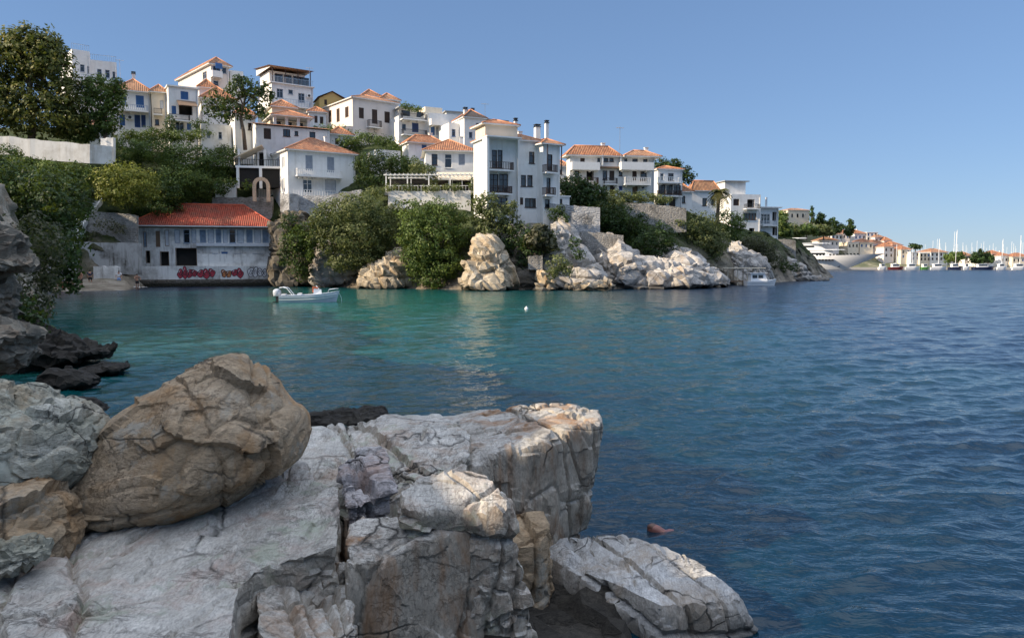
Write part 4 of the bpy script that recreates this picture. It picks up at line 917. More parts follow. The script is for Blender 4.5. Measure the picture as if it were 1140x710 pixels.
# its sea wall with the painted letters
wa = gnd(152, 319.5, 0); wb = gnd(303, 318.2, 0); dirw = (wb - wa); Lw = dirw.length; r = empty('sea_wall', wa, math.atan2(dirw.y, dirw.x), 'low stained white sea wall painted with red and black graffiti in front of the red roofed house', 'wall')
mb = MB(); mb.box(0, 0, .9, Lw, .5, 2.55); mb.build('wall', M['old'], r); mb = MB(); mb.box(-.1, -.25, -1, Lw + .1, .5, .896); mb.build('footing', M['oldstone'], r)
mb = MB(); mb.box(Lw * .44, .505, .9, Lw, .62, 4.1); mb.build('upper_wall', M['old'], r)
def stroke(mb, pts, t=.07, d=.02, y=-.022):
    for a, b in zip(pts[:-1], pts[1:]):
        a = Vector((a[0], 0, a[1])); b = Vector((b[0], 0, b[1])); dr = (b - a)
        if dr.length < 1e-4: continue
        dr.normalize(); nn = Vector((-dr.z, 0, dr.x)) * t * .5; a -= dr * t * .3; b += dr * t * .3
        q = [a + nn, b + nn, b - nn, a - nn]; yy = y - random.random() * .006; mb.loft([[(p.x, yy, p.z) for p in q], [(p.x, yy + d * .5, p.z) for p in q]])
M['spray_red'] = m_plain('red_spray_paint', (.42, .04, .06), .6); M['spray_black'] = m_plain('black_spray_paint', (.03, .025, .03), .6); M['spray_orange'] = m_plain('orange_spray_paint', (.55, .20, .07), .6); M['spray_white'] = m_plain('white_spray_paint', (.7, .68, .68), .6)
def graffiti(x0, x1, n, fillm, seed):
    rr = random.Random(seed); fl = MB(); ol = MB(); wl = MB(); w_ = (x1 - x0) / n
    for k in range(n):
        cx = x0 + w_ * (k + .5); cz = 1.74 + rr.uniform(-.2, .15); a = w_ * rr.uniform(.5, .68); b = rr.uniform(.4, .7); ph = rr.uniform(0, 6)
        P = [(cx + a * math.cos(t) * (1 + .25 * math.sin(3 * t + ph)), cz + b * math.sin(t) * (1 + .2 * math.cos(2 * t + ph))) for t in [2 * math.pi * j / 18 for j in range(19)]]
        yy = -.008 - k * .0006; fl.loft([[(p[0], yy, p[1]) for p in P[:-1]], [(p[0], -.003, p[1]) for p in P[:-1]]])
        stroke(ol, P, .07); s = .45
        Q = [(cx + a * s * math.cos(t) * (1 + .5 * math.sin(2 * t + ph)), cz + b * s * math.sin(t)) for t in [2 * math.pi * j / 12 for j in range(rr.choice([9, 11, 13]))]]
        stroke(ol, Q, .06, y=-.03); stroke(wl, [(cx - a * .5, cz + b * .3), (cx - a * .1, cz + b * .75)], .05, y=-.04)
    o = fl.build('graffiti', M[fillm], r); ol.build('outline', M['spray_black'], o); wl.build('highlight', M['spray_white'], o)
s_ = lambda px: (px - 152) / 151 * Lw
graffiti(s_(197), s_(217), 4, 'spray_red', 3); graffiti(s_(219), s_(237), 3, 'spray_red', 8); graffiti(s_(245), s_(256), 2, 'spray_orange', 4); graffiti(s_(257), s_(269), 2, 'spray_red', 9); graffiti(s_(276), s_(297), 4, 'spray_white', 5)
# --- house A, white two storeys
h = House('house', 'white two storey house with orange tile roof, arched garden window and one long white balcony', (321, 219), 101, 33, 396, 167, left=301, base_ext=2.5, group=TOWN)
wins(h, [('f', 340, 173, 348, 190, 'grey', 'grey'), ('f', 364, 175, 372, 192, 'grey', 'grey'), ('f', 337, 200, 347.5, 214.5, 'g', 'trim'), ('f', 362, 200, 374, 215, 'palegrey', 'grey'), ('l', 307.5, 176, 311, 188, 'palegrey', 'grey'), ('l', 313.5, 175, 317, 187, 'palegrey', 'grey'), ('l', 307.5, 202, 310, 209, 'palegrey', 'grey'), ('l', 313.5, 199, 317, 214, 'palegrey', 'grey')])
h.balcony('f', 331, 382, 194.5, 187, 1.0, 'white'); h.wall(); h.hip(2.3, .4)
mb = MB(); q, z = h.loc(342, 200); 
for k in range(9):
    a = math.pi * k / 8; b = math.pi * (k + 1) / 8
    if k < 8: mb.prism([(q + .62 * math.cos(a), z + .1 + .55 * math.sin(a)), (q + .74 * math.cos(a), z + .1 + .67 * math.sin(a)), (q + .74 * math.cos(b), z + .1 + .67 * math.sin(b)), (q + .62 * math.cos(b), z + .1 + .55 * math.sin(b))], -.06, -.003)
mb.build('arch_trim', M['grey'], h.root)
mb = MB(); q0, z0 = h.loc(322, 219); q1, _ = h.loc(394, 219); mb.box(q0, -1.6, z0 - 3.8, q1, -.2, z0 - .1); t_ = mb.build('terrace', M['whitestone'], h.root)
mb = MB(); k = q0 + .1
while k < q1: mb.box(k, -1.55, z0 - .096, k + .05, -1.50, z0 + .85); k += .35
mb.box(q0, -1.56, z0 + .85, q1, -1.49, z0 + .9); mb.build('railing', M['trim'], t_)
# --- H6 behind, with the roofed terrace on top
h = House('house', 'long white house with brown shuttered windows and a pillared tile roofed terrace on top', (286.5, 187), 106, 28, 368, 139, left=280, depth=9, base_ext=5, group=TOWN)
wins(h, [('f', 293.5, 143, 301.5, 155, 'brown', 'brown'), ('f', 315, 144, 323, 152, 'g', 'brown'), ('f', 328, 146, 332, 151, 'g', 'brown'), ('f', 344.5, 147, 351, 154, 'g', 'brown'), ('f', 288.5, 170, 296, 186, 'open', 'brown')])
h.wall(); h.hip(.7, .35, 'tile', kind='shed', y1=3.2)
zt = h.h
pr = empty('roof_terrace', h.C + h.u * 3.0 + h.v * 3.6 + Vector((0, 0, zt)), h.a, 'orange tiled pavilion with white pillars on top of the long white house', 'pavilion')
mb = MB(); mb.box(0, 2.6, -.5, 5.2, 5.5, 2.0); mb.build('wall', M['cream'], pr)
for k in (0, 1.65, 3.3, 4.8):
    mb = MB(); mb.box(k, 0, 0, k + .4, .4, 2.1); mb.build('pillar', M['white'], pr)
mb = MB(); 
for k in (.6, 2.2, 3.8): mb.box(k, 2.53, .2, k + .9, 2.59, 1.8)
mb.build('window', M['glass'], pr)
ho = House.__new__(House); ho.root = pr; ho.wallm = M['cream']; ho.w = 5.2; ho.d = 5.5; ho.h = 2.1; House.hip(ho, 1.3, .5, 'tile')
# --- H5 the tall white block behind
h = House('house', 'tall white house with a wide overhanging terrace roof and a long railed balcony', (303, 121), 124, 35, 349, 92, left=287, base_ext=6, group=TOWN)
wins(h, [('f', 308, 99, 315, 109, 'g', 'grey'), ('f', 321, 100, 326, 105, 'g', 'grey'), ('f', 332, 104, 339, 114, 'g', 'grey'), ('l', 290, 98, 294, 106, 'palegrey', 'grey')])
h.balcony('f', 305, 348, 115.5, 108, 1.2, 'metal'); h.wall()
o2 = [(1.5, 2.2, 0, h.w - .5, h.d, 3.0)]
mb = MB(); mb.box(.5, 2.6, h.h + .01, h.w - .4, h.d - .1, h.h + 2.5); mb.build('upper_storey', M['white'], h.root)
for k in (.2, .42, .65, .85):
    mb = MB(); a = h.w * k; mb.box(a, 2.52, h.h + .3, a + 1.3, 2.59, h.h + 2.1); mb.build('window', M['glass'], h.root)
for k in range(4): mb = MB(); mb.box(.2 + (h.w - .6) * k / 3, .15, h.h + .1, .32 + (h.w - .6) * k / 3, .27, h.h + 2.5); mb.build('post', M['brown'], h.root)
h.hip(1.0, .4, 'tile2', z=h.h + 2.5, kind='shed', x0=-.5, x1=h.w + .2); h.slab(-.3, -.3, h.w + .2, h.d + .3, h.h + .003, h.h + .15)
mb = MB(); mb.box(-.1, -.2, h.h + 1.0, h.w, -.15, h.h + 1.05); k = 0
while k < h.w: mb.box(k, -.19, h.h + .16, k + .04, -.16, h.h + 1.0); k += .22
mb.build('railing', M['metal'], h.root)
# --- H4 pinkish tower with blue awning balcony
h = House('house', 'tall pinkish house with a blue canvas screened balcony near the top', (236, 126), 128, 42, 256, 72, left=200, base_ext=6, wall='pink', group=TOWN)
wins(h, [('l', 225.5, 80, 230, 88, 'g', 'grey'), ('f', 237.5, 90, 243, 99, 'g', 'grey'), ('f', 237, 71.5, 245, 80, 'g', 'blue'), ('f', 247, 74, 252, 82, 'g', 'grey')])
h.balcony('f', 236.5, 248, 84, 78, 1.1, 'solid'); h.wall(); h.hip(1.6, .5, 'tile2')
mb = MB(); q, z = h.loc(237, 71); q2, z2 = h.loc(245, 78.5); mb.box(q, -1.05, z2, q2, -1.0, z); mb.build('awning', M['blue'], h.root)
h = House('house', 'flat roofed white annex right of the pinkish tower house', (257, 125), 131, 28, 272, 82, depth=7, base_ext=6, parapet=.5, group=TOWN)
wins(h, [('f', 259, 88, 264, 96, 'grey', 'grey'), ('f', 266, 90, 270, 98, 'g', 'grey')]); h.wall()
# --- H1 blue shuttered
h = House('house', 'white house with navy blue double doors on two floors behind the tree', (131, 150), 112, 25, 169, 101, depth=9, base_ext=5, group=TOWN)
wins(h, [('f', 151, 106.5, 160, 120, 'blue', 'blue'), ('f', 134, 107, 140, 117, 'blue', 'blue'), ('f', 149.5, 128, 156, 142, 'navy', 'blue'), ('f', 157, 128, 162, 142, 'navy', 'blue'), ('f', 133, 128, 139, 140, 'blue', 'blue')])
h.balcony('f', 131, 165, 121.5, 115, 1.1, 'metal'); h.wall(); h.hip(2.2, .5, 'tile2'); h.chimney(148.5, 80, 4, 98, 5)
mb = MB(); mb.box(.5, -2.6, .1, 8.5, -.1, .3) if False else None
# --- H2, H3
h = House('house', 'narrow cream house with a tiny iron balcony beside the blue doored house', (170, 152), 113, 26, 187, 103, depth=8, base_ext=5, wall='cream', group=TOWN)
wins(h, [('f', 172.5, 133, 177, 139.5, 'g', 'brown'), ('f', 178, 112, 182, 121, 'palegrey', 'grey')]); h.balcony('f', 171, 181, 126.5, 121, .9, 'iron'); h.wall(); h.hip(1.3, .4, 'tile2')
h = House('house', 'white house with a bright blue upper window and flat roof edge in the left group', (189, 153), 112, 31, 222, 96, left=184, base_ext=5, group=TOWN)
wins(h, [('f', 201, 102, 209.5, 111, 'blue', 'blue'), ('f', 191, 118, 196, 127, 'blue', 'blue'), ('f', 199, 117, 214, 128, 'open', 'brown'), ('f', 195, 136, 204.5, 146, 'g', 'grey'), ('f', 208, 137, 213, 145, 'blue', 'blue')])
h.balcony('f', 188, 212, 132.5, 127, 1.3, 'iron'); h.wall(); h.slab(-.2, -.25, h.w + .2, h.d, h.h + .003, h.h + .2)
q, z = h.loc(203, 112); mb = MB(); mb.face([(q - .8, -1.9, z - 1.0), (q + 1.8, -1.9, z - 1.0), (q + 1.8, -.05, z), (q - .8, -.05, z)]); mb.face([(q - .8, -1.9, z - 1.1), (q - .8, -.05, z - .1), (q + 1.8, -.05, z - .1), (q + 1.8, -1.9, z - 1.1)]); mb.build('canopy', M['wood'], h.root)
h = House('house', 'small white house under a broad orange roof behind the sparse fig tree', (226, 146), 117, 27, 262, 110, depth=9, base_ext=6, group=TOWN)
wins(h, [('f', 243, 120, 248, 129, 'grey', 'grey'), ('f', 252, 121, 257, 130, 'g', 'brown')]); h.wall(); h.hip(2.4, .5, 'tile')
h = House('house', 'low white garden house with orange roof edge right of the blue windowed house', (222, 112), 122, 26, 240, 98, depth=8, base_ext=8, group=TOWN); wins(h, [('f', 229, 102, 233, 108, 'palegrey', 'grey')]); h.wall(); h.hip(1.6, .4, 'tile')
# top far left stepped white apartment block
for lab, c, Y, rt, tp, lf, wl in [('white flat roofed apartment block with stepped roof terrace rising behind the left tree', (84, 160), 122, 104, 57, 70, [(89, 72, 94, 80), (97, 74, 101, 82), (89, 90, 94, 99), (97, 92, 101, 101)]),
                                  ('lower white stepped block with roof terrace railing between the two left trees', (104, 160), 124, 133, 69, None, [(108, 77, 113, 85), (117, 78, 122, 87), (125, 80, 130, 88), (108, 96, 113, 105), (117, 97, 122, 107)])]:
    h = House('apartment_block', lab, c, Y, 40 if lf else 28, rt, tp, left=lf, depth=9, base_ext=3, parapet=.3, group=TOWN)
    wins(h, [('f', *w_, 'g', 'grey') for w_ in wl]); h.balcony('f', c[0] + 2, rt - 1, 88.5 if lf else 92, 82 if lf else 86, 1.2, 'metal'); h.wall()
    mb = MB(); k = 0
    while k < h.w: mb.box(k, .03, h.h + .36, k + .04, .07, h.h + 1.2); k += .3
    mb.box(0, .02, h.h + 1.2, h.w, .08, h.h + 1.26); mb.build('railing', M['metal'], h.root)
# --- H7 big pinkish house
h = House('house', 'large square pinkish house with dark brown shutters and a small iron balcony', (393, 150), 120, 38, 443, 109, left=361, base_ext=5, wall='pink', group=TOWN)
wins(h, [('f', 399.5, 120, 405, 132, 'brown', 'brown'), ('f', 414, 122, 420, 138, 'brown', 'brown'), ('f', 428, 124.5, 434, 137, 'brown', 'brown'), ('l', 365.5, 123, 369, 136.5, 'brown', 'brown'), ('l', 374.5, 121, 378, 136, 'brown', 'brown'), ('l', 384, 119, 388, 131, 'brown', 'brown')])
h.balcony('f', 411, 425.5, 140.5, 133, .9, 'iron'); h.wall(); h.hip(1.5, .35, 'tile2')
h = House('house', 'ochre yellow gabled house behind the large pinkish house', (356, 128), 128, 24, 384, 109, left=349, base_ext=6, wall='ochre', group=TOWN); wins(h, [('f', 361, 111, 364, 117, 'brown', 'brown')]); h.wall(); h.hip(1.1, .3, 'tile2', kind='gable')
h = House('house', 'little white house with two brown windows tucked left of the large pinkish house', (344, 142), 117, 22, 363, 125, depth=5, base_ext=5, group=TOWN); wins(h, [('f', 350, 129, 353.5, 137, 'brown', 'brown'), ('f', 356, 130, 360, 138, 'brown', 'brown')]); h.wall(); h.hip(1.0, .3, 'tile')
# --- H8, H9, H10, small ones
h = House('house', 'white house with planted roof terrace and navy blue door right of the pinkish house', (444, 158), 120, 27, 479, 132, depth=8, base_ext=5, group=TOWN, parapet=.4)
wins(h, [('f', 458.6, 137, 466, 147.5, 'navy', 'blue'), ('f', 447.5, 138, 452, 145, 'g', 'grey')]); h.balcony('f', 449, 476, 149, 143.5, 1.0, 'iron'); h.balcony('f', 448, 476, 131.5, 125, 1.2, 'iron'); h.wall()
mb = MB(); mb.box(1, 3, h.h + .01, h.w - 1.2, h.d - .3, h.h + 2.1); mb.build('upper_storey', M['white2'], h.root); h.slab(.6, 1.6, h.w - .8, h.d, h.h + 2.103, h.h + 2.25, 'sheet')
for k in (1.5, 4.0): mb = MB(); mb.box(k, 2.92, h.h + .3, k + 1.4, 2.99, h.h + 1.9); mb.build('window', M['glass'], h.root)
h = House('house', 'flat roofed white house with three blue doors under a deep balcony', (478, 156), 121, 26, 508, 128, depth=8, base_ext=5, parapet=.3, group=TOWN)
wins(h, [('f', 479.5, 141, 484, 150.5, 'blue', 'blue'), ('f', 486, 141, 491, 150.5, 'navy', 'blue'), ('f', 494, 142, 499, 151, 'palegrey', 'blue')]); h.balcony('f', 478, 500, 137.5, 131.5, 1.5, 'solid'); h.wall()
mb = MB(); mb.box(.5, 3.2, h.h + .01, h.w * .75, h.d - .3, h.h + 1.9); mb.build('upper_storey', M['cream'], h.root)
h = House('house', 'small white house with one blue shutter and an orange roof squeezed below the roof terraces', (455, 174), 111, 26, 494, 159, left=448, base_ext=5, group=TOWN)
wins(h, [('f', 469.5, 161, 475, 168, 'blue', 'blue')]); h.wall(); h.hip(1.3, .35, 'tile')
h = House('house', 'white house with a dark slate top and two chimneys behind the roof terrace', (517, 164), 116, 25, 541, 131, left=505, base_ext=6, group=TOWN)
wins(h, [('f', 522, 147, 526, 154, 'g', 'grey'), ('f', 530, 137, 534, 145, 'g', 'grey'), ('l', 508, 141, 511, 149, 'palegrey', 'grey')]); h.wall(); h.chimney(518, 119.5, 3.5, 134, 3); h.chimney(526, 120.5, 3, 134, 3)
M['slate'] = m_tiles('dark_slates', (.045, .05, .055), (.09, .095, .10)); h.hip(1.5, .25, 'slate')
h = House('house', 'flat grey roofed white house on the skyline behind the mansard house', (541, 158), 125, 28, 562, 134, depth=8, base_ext=6, group=TOWN); wins(h, [('f', 545, 138, 549, 146, 'g', 'brown'), ('f', 553, 139, 557, 147, 'g', 'brown')]); h.wall(); h.slab(-.5, -.5, h.w + .5, h.d, h.h + .003, h.h + .18, 'brown')
h = House('house', 'long low white row house on the skyline behind the three blue doors', (497, 135), 134, 20, 522, 124.5, depth=8, base_ext=8, group=TOWN); h.wall(); h.slab(-.3, -.3, h.w + .3, h.d, h.h + .003, h.h + .15, 'sheet')
# --- H11
h = House('house', 'white single storey house with an orange hip roof and three dark openings above the pergola', (474, 196), 103, 8, 528, 168.5, depth=7, base_ext=3, group=TOWN)
wins(h, [('f', 480.5, 171.5, 487, 184, 'g', 'brown'), ('f', 495, 171.5, 503, 187, 'g', 'trim'), ('f', 510.5, 171.5, 517.5, 184, 'grey', 'grey')]); h.wall(); h.hip(2.0, .45, 'tile')
t = empty('awning', at(484, 200, 99), 0, 'long beige canvas awning roof below the orange hip roofed house', 'awning')
w_ = (at(530, 200, 99) - at(484, 200, 99)).x; mb = MB(); n_ = 12
mb.loft([[(x, y, z) for x, y, z in ((0, 0, -.1), (w_, 0, -.1), (w_, 3, 1.2), (0, 3, 1.2))], [(x, y, z) for x, y, z in ((0, 0, .0), (w_, 0, .0), (w_, 3, 1.3), (0, 3, 1.3))]]); mb.build('canvas', M['tan'], t)
for k in range(4): mb = MB(); mb.tube([(.1 + (w_ - .2) * k / 3, .1, -2.2), (.1 + (w_ - .2) * k / 3, .1, -.1)], .05, 6); mb.build('post', M['trim'], t)
# pergola
pb = at(430, 214, 97); pe = at(525, 214, 97); Lp = (pe - pb).x; pg = empty('pergola', pb, 0, 'long white pergola terrace on slim posts over the cliff bushes', 'pergola'); zt = at(430, 195.5, 97).z - pb.z
for k in range(5): mb = MB(); x = Lp * k / 4; mb.box(x - .07, -.07, -.3, x + .07, .07, zt); mb.build('post', M['trim'], pg)
for k in range(5): mb = MB(); x = Lp * k / 4; mb.box(x - .06, 3.4, -.3, x + .06, 3.52, zt); mb.build('post', M['trim'], pg)
mb = MB(); mb.box(-.3, -.12, zt + .002, Lp + .3, .12, zt + .16); mb.box(-.3, 3.35, zt + .002, Lp + .3, 3.55, zt + .16); k = 0
while k < Lp: mb.box(k, -.4, zt + .165, k + .08, 3.8, zt + .25); k += .55
mb.build('beam', M['trim'], pg); mb = MB(); mb.box(-.2, 4.0, -.5, Lp + .2, 4.2, zt - .1); mb.build('dark_backing', M['dark'], pg)  # near-black backing, shade under the pergola put into its colour
mb = MB(); mb.box(-.2, -.3, -.4, Lp + .2, 3.9, -.02); k = 0; mb.build('floor', M['concrete'], pg)
mb = MB()
while k < Lp: mb.box(k, -.28, -.016, k + .05, -.24, .75); k += .4
mb.box(0, -.29, .75, Lp, -.23, .81); mb.build('railing', M['trim'], pg)
tb = []
for k in range(5):
    x = Lp * (k + .5) / 5; t = empty('cafe_table', pb + Vector((x, 1.8, -.02)), k * .7, ['first', 'second', 'third', 'fourth', 'fifth'][k] + ' terrace table from the left under the long white pergola', 'table', 'terrace tables under the pergola')
    mb = MB(); mb.lathe((0, 0, .7), [(.45, 0), (.45, .04)], 12); mb.build('tabletop', M['wood'], t); mb = MB(); mb.lathe((0, 0, 0), [(.25, 0), (.05, .05), (.05, .7)], 8); mb.build('leg', M['iron'], t)
# --- B tall white house by the cliff
h = House('tall_house', 'tall white three storey house above the cliff with dark wooden balconies and slim white chimneys', (540, 249), 89, 23, 604, 154.5, left=527.5, base_ext=1.5, group=TOWN)
wins(h, [('f', 547.6, 167, 553.4, 187, 'g', 'brown'), ('f', 554, 167, 559.5, 187, 'g', 'brown'), ('f', 545, 193.7, 555, 213.5, 'g', 'brown'), ('f', 555.6, 193.7, 565.6, 213.5, 'g', 'brown'), ('f', 552, 220, 565, 235, 'g', 'brown'), ('f', 589, 169, 595, 182, 'g', 'brown'), ('f', 580, 195, 585.7, 207.6, 'g', 'brown'), ('f', 587, 195, 593, 207.6, 'g', 'brown'), ('f', 579, 220, 582.5, 228, 'brown', 'brown'), ('f', 584.3, 220.7, 596.7, 231, 'g', 'brown')])
h.balcony('f', 541.5, 572.5, 188, 179, 1.2, 'wood'); h.balcony('f', 541.5, 571, 214.5, 206, 1.2, 'wood'); h.balcony('f', 551, 566, 235, 229, .5, 'wood')
h.wall()
mb = MB(); q1, _ = h.loc(575, 200); mb.box(-.35, -1.6, h.h + .01, q1, -.01, h.h + .16); o = mb.build('canopy_slab', M['trim'], h.root)
mb = MB(); q1b, zc = h.loc(575, 200); mb.box(-.3, -1.45, -.5, -.02, -.02, h.h + .006); mb.build('side_fin', h.wallm, h.root)
mb = MB(); mb.box(q1b - .02, -.5, -1.4, q1b + .18, -.003, h.h); mb.build('pier', h.wallm, h.root)
h.hip(.9, .3, 'tile2')
mb = MB(); mb.box(0.2, .4, h.h + .2, 4.2, 3.6, h.h + 1.7); mb.build('roof_room', M['cream'], h.root)
ho = House.__new__(House); ho.root = h.root; ho.wallm = M['cream']; ho.w = 4.2; ho.d = 4; ho.h = h.h + 1.7; House.hip(ho, .8, .3, 'tile', y0=0)
h.chimney(574, 131.5, 3.0, 157, .8); h.chimney(598, 138.5, 5, 155, 3); h.chimney(608.6, 134, 3.2, 156, 2)
h2 = House('house_wing', 'narrow right wing of the tall white house with stacked wooden balconies and an arched doorway', (604.3, 248), 90.4, 30, 623, 161, depth=7, base_ext=1.5, group=TOWN)
wins(h2, [('f', 610, 172, 615, 190, 'g', 'brown'), ('f', 608.5, 198, 613, 215, 'g', 'brown'), ('f', 606.5, 222, 612, 231.5, 'g', 'brown')])
h2.balcony('f', 605.5, 621.5, 191, 182.5, 1.0, 'wood'); h2.balcony('f', 605, 619.5, 216.5, 208, 1.0, 'wood'); h2.wall(); h2.hip(.8, .5, 'tile2')
for k in (.3, h2.w - .1): mb = MB(); mb.box(k, -.48, h2.h - 3.0, k + .1, -.38, h2.h); mb.build('post', M['brown'], h2.root)
# lower extension right of it
h = House('low_house', 'low white lean-to with two dark windows beside the tall house wing', (613, 236), 92, 14, 634, 219, depth=5, base_ext=4, group=TOWN)
wins(h, [('f', 614.5, 220.8, 619.5, 226.5, 'g', 'brown'), ('f', 621.5, 221.5, 626, 227, 'g', 'brown')]); h.wall(); h.slab(-.1, -.2, h.w + .1, h.d, h.h + .003, h.h + .14)
# --- C big apartment house right
h = House('apartment_house', 'wide white apartment house with rust coloured roof, curved corner terraces and many balconies', (634, 224), 108, 10, 728, 174, left=630.5, base_ext=3, group=TOWN)
wins(h, [('f', 646, 176, 651, 184, 'brown', 'wood'), ('f', 665, 176, 668, 182, 'g', 'brown'), ('f', 672.3, 172.8, 677, 180, 'g', 'brown'), ('f', 678.6, 172.8, 683.3, 180, 'g', 'brown'), ('f', 695, 176, 698.5, 183, 'g', 'brown'), ('f', 704, 176, 710, 185, 'g', 'brown'), ('f', 716, 176, 721, 185, 'g', 'brown'),
         ('f', 640, 190, 645, 201, 'g', 'brown'), ('f', 653, 190, 661, 201, 'open', 'brown'), ('f', 671, 190, 676, 200, 'g', 'brown'), ('f', 678.5, 190, 684, 201, 'brown', 'brown'), ('f', 689, 190, 693, 196, 'g', 'brown'), ('f', 704, 190, 709, 201, 'brown', 'brown'), ('f', 713, 190, 720, 201, 'g', 'brown'),
         ('f', 652, 206, 658, 215, 'g', 'brown'), ('f', 671, 206, 676, 212, 'g', 'brown'), ('f', 679, 206, 684.5, 217, 'brown', 'brown'), ('f', 689, 207, 693, 212, 'navy', 'blue'), ('f', 704, 206, 710, 217, 'wood', 'brown')])
h.balcony('f', 637, 668, 187.5, 180, 1.3, 'solid'); h.balcony('f', 692, 728, 187.5, 180, 1.6, 'solid'); h.balcony('f', 644, 667, 204.5, 197, 1.3, 'wood'); h.balcony('f', 673, 688, 204.5, 198, .8, 'iron'); h.balcony('f', 696, 725, 204.5, 197, 1.5, 'white')
h.band('f', 668, 691, 187.5, .2, .7, 'wood'); h.wall(); h.hip(1.5, .7, 'tile', x1=h.w * .60); h.hip(1.0, .8, 'tile2', x0=h.w * .605, x1=h.w + .7, y0=-1.3)
mb = MB(); a, z0 = h.loc(669, 187); b, z1 = h.loc(690.5, 173); mb.box(a, -.6, z0, a + .16, -.004, z1); mb.box(b - .16, -.6, z0, b, -.004, z1); mb.build('bay', h.wallm, h.root)
antenna('thin rooftop antenna on the rust roofed apartment house', 690, 141, 170, 110)
h = House('house', 'small white house glimpsed between the tall house wing and the apartment house', (619, 200), 112, 12, 634, 186, depth=6, base_ext=5, group=TOWN); wins(h, [('f', 623, 189, 626, 194, 'g', 'brown')]); h.wall(); h.hip(1.0, .3, 'tile2')
# --- D dark balconied house
h = House('house', 'house with a dark glazed veranda floor right of the wide apartment house', (732, 232), 114, 12, 759, 189, depth=7, base_ext=3, group=TOWN)
wins(h, [('f', 735, 193, 739, 201, 'g', 'grey'), ('f', 744, 193, 750, 201, 'g', 'brown'), ('f', 733.5, 205.5, 741, 216, 'g', 'brown'), ('f', 742, 205.5, 749, 216, 'g', 'brown'), ('f', 750, 205.5, 757.5, 216, 'g', 'brown'), ('f', 735, 221, 742, 231, 'open', 'brown'), ('f', 745, 221, 752, 231, 'brown', 'brown')])
h.balcony('f', 731.5, 760, 202.5, 197, 1.6, 'white'); h.balcony('f', 731.5, 760, 217.5, 211.5, 1.4, 'wood'); h.wall(); h.hip(.7, .3, 'tile')
# --- E, F
h = House('house', 'white house with a single brown window and red roof patch left of the palm', (769.5, 240), 128, 12, 799, 213, left=766, base_ext=4, group=TOWN); wins(h, [('f', 782, 220.5, 787, 229, 'g', 'brown'), ('f', 792, 221, 796, 228, 'g', 'brown')]); h.wall(); h.hip(1.7, .35, 'tile2')
h = House('house', 'modern stepped white house with a long dark strip window right of the palm', (813, 262), 135, 12, 846, 218, depth=9, base_ext=3, group=TOWN, parapet=.25)
wins(h, [('f', 816.5, 221.5, 823, 229, 'brown', 'brown'), ('f', 827.5, 237, 842, 244.5, 'g', 'brown'), ('f', 832, 222, 840, 231, 'open', 'brown'), ('f', 834, 254, 840, 260, 'open', 'brown')]); h.balcony('f', 831, 847, 232, 227, 1.0, 'iron'); h.wall()
mb = MB(); mb.box(-.6, 1.2, h.h + .01, 3.4, h.d - .3, h.h + 2.6); mb.build('upper_storey', h.wallm, h.root); mb = MB(); mb.box(-.9, .7, h.h + 2.603, 3.9, h.d, h.h + 2.75); mb.build('roof', M['sheet'], h.root)
mb = MB(); mb.box(3.42, 2, h.h + .3, 3.46, 4, h.h + 2.0); mb.build('window', M['glass'], h.root)
h = House('house', 'white wing with tall glazed veranda at the right end of the modern stepped house', (846, 264), 138, 14, 866, 231.5, depth=8, base_ext=3, group=TOWN)
wins(h, [('f', 847, 238, 857.5, 249.5, 'g', 'trim'), ('f', 860, 236, 864.5, 246, 'open', 'brown'), ('f', 860, 252, 865, 262, 'open', 'brown')]); h.balcony('f', 846, 866, 250.5, 245.5, 1.2, 'metal'); h.wall(); h.slab(-.3, -.8, h.w + .3, h.d, h.h + .003, h.h + .2)
mb = MB(); mb.tube([(3, 3, h.h), (3, 3, h.h + 2.2)], .2, 8); mb.build('chimney', M['metal'], h.root)
h = House('villa', 'pale villa with flat tile roof on the green rise above the yacht stern', (877, 248), 402, 14, 901, 234, depth=9, base_ext=6, wall='cream', group=TOWN)
wins(h, [('f', 881, 238, 883, 242, 'g', 'brown'), ('f', 887, 238, 889, 242, 'g', 'brown'), ('f', 893, 238, 895, 242, 'g', 'brown')]); h.wall(); h.hip(1.2, .5, 'tile2')
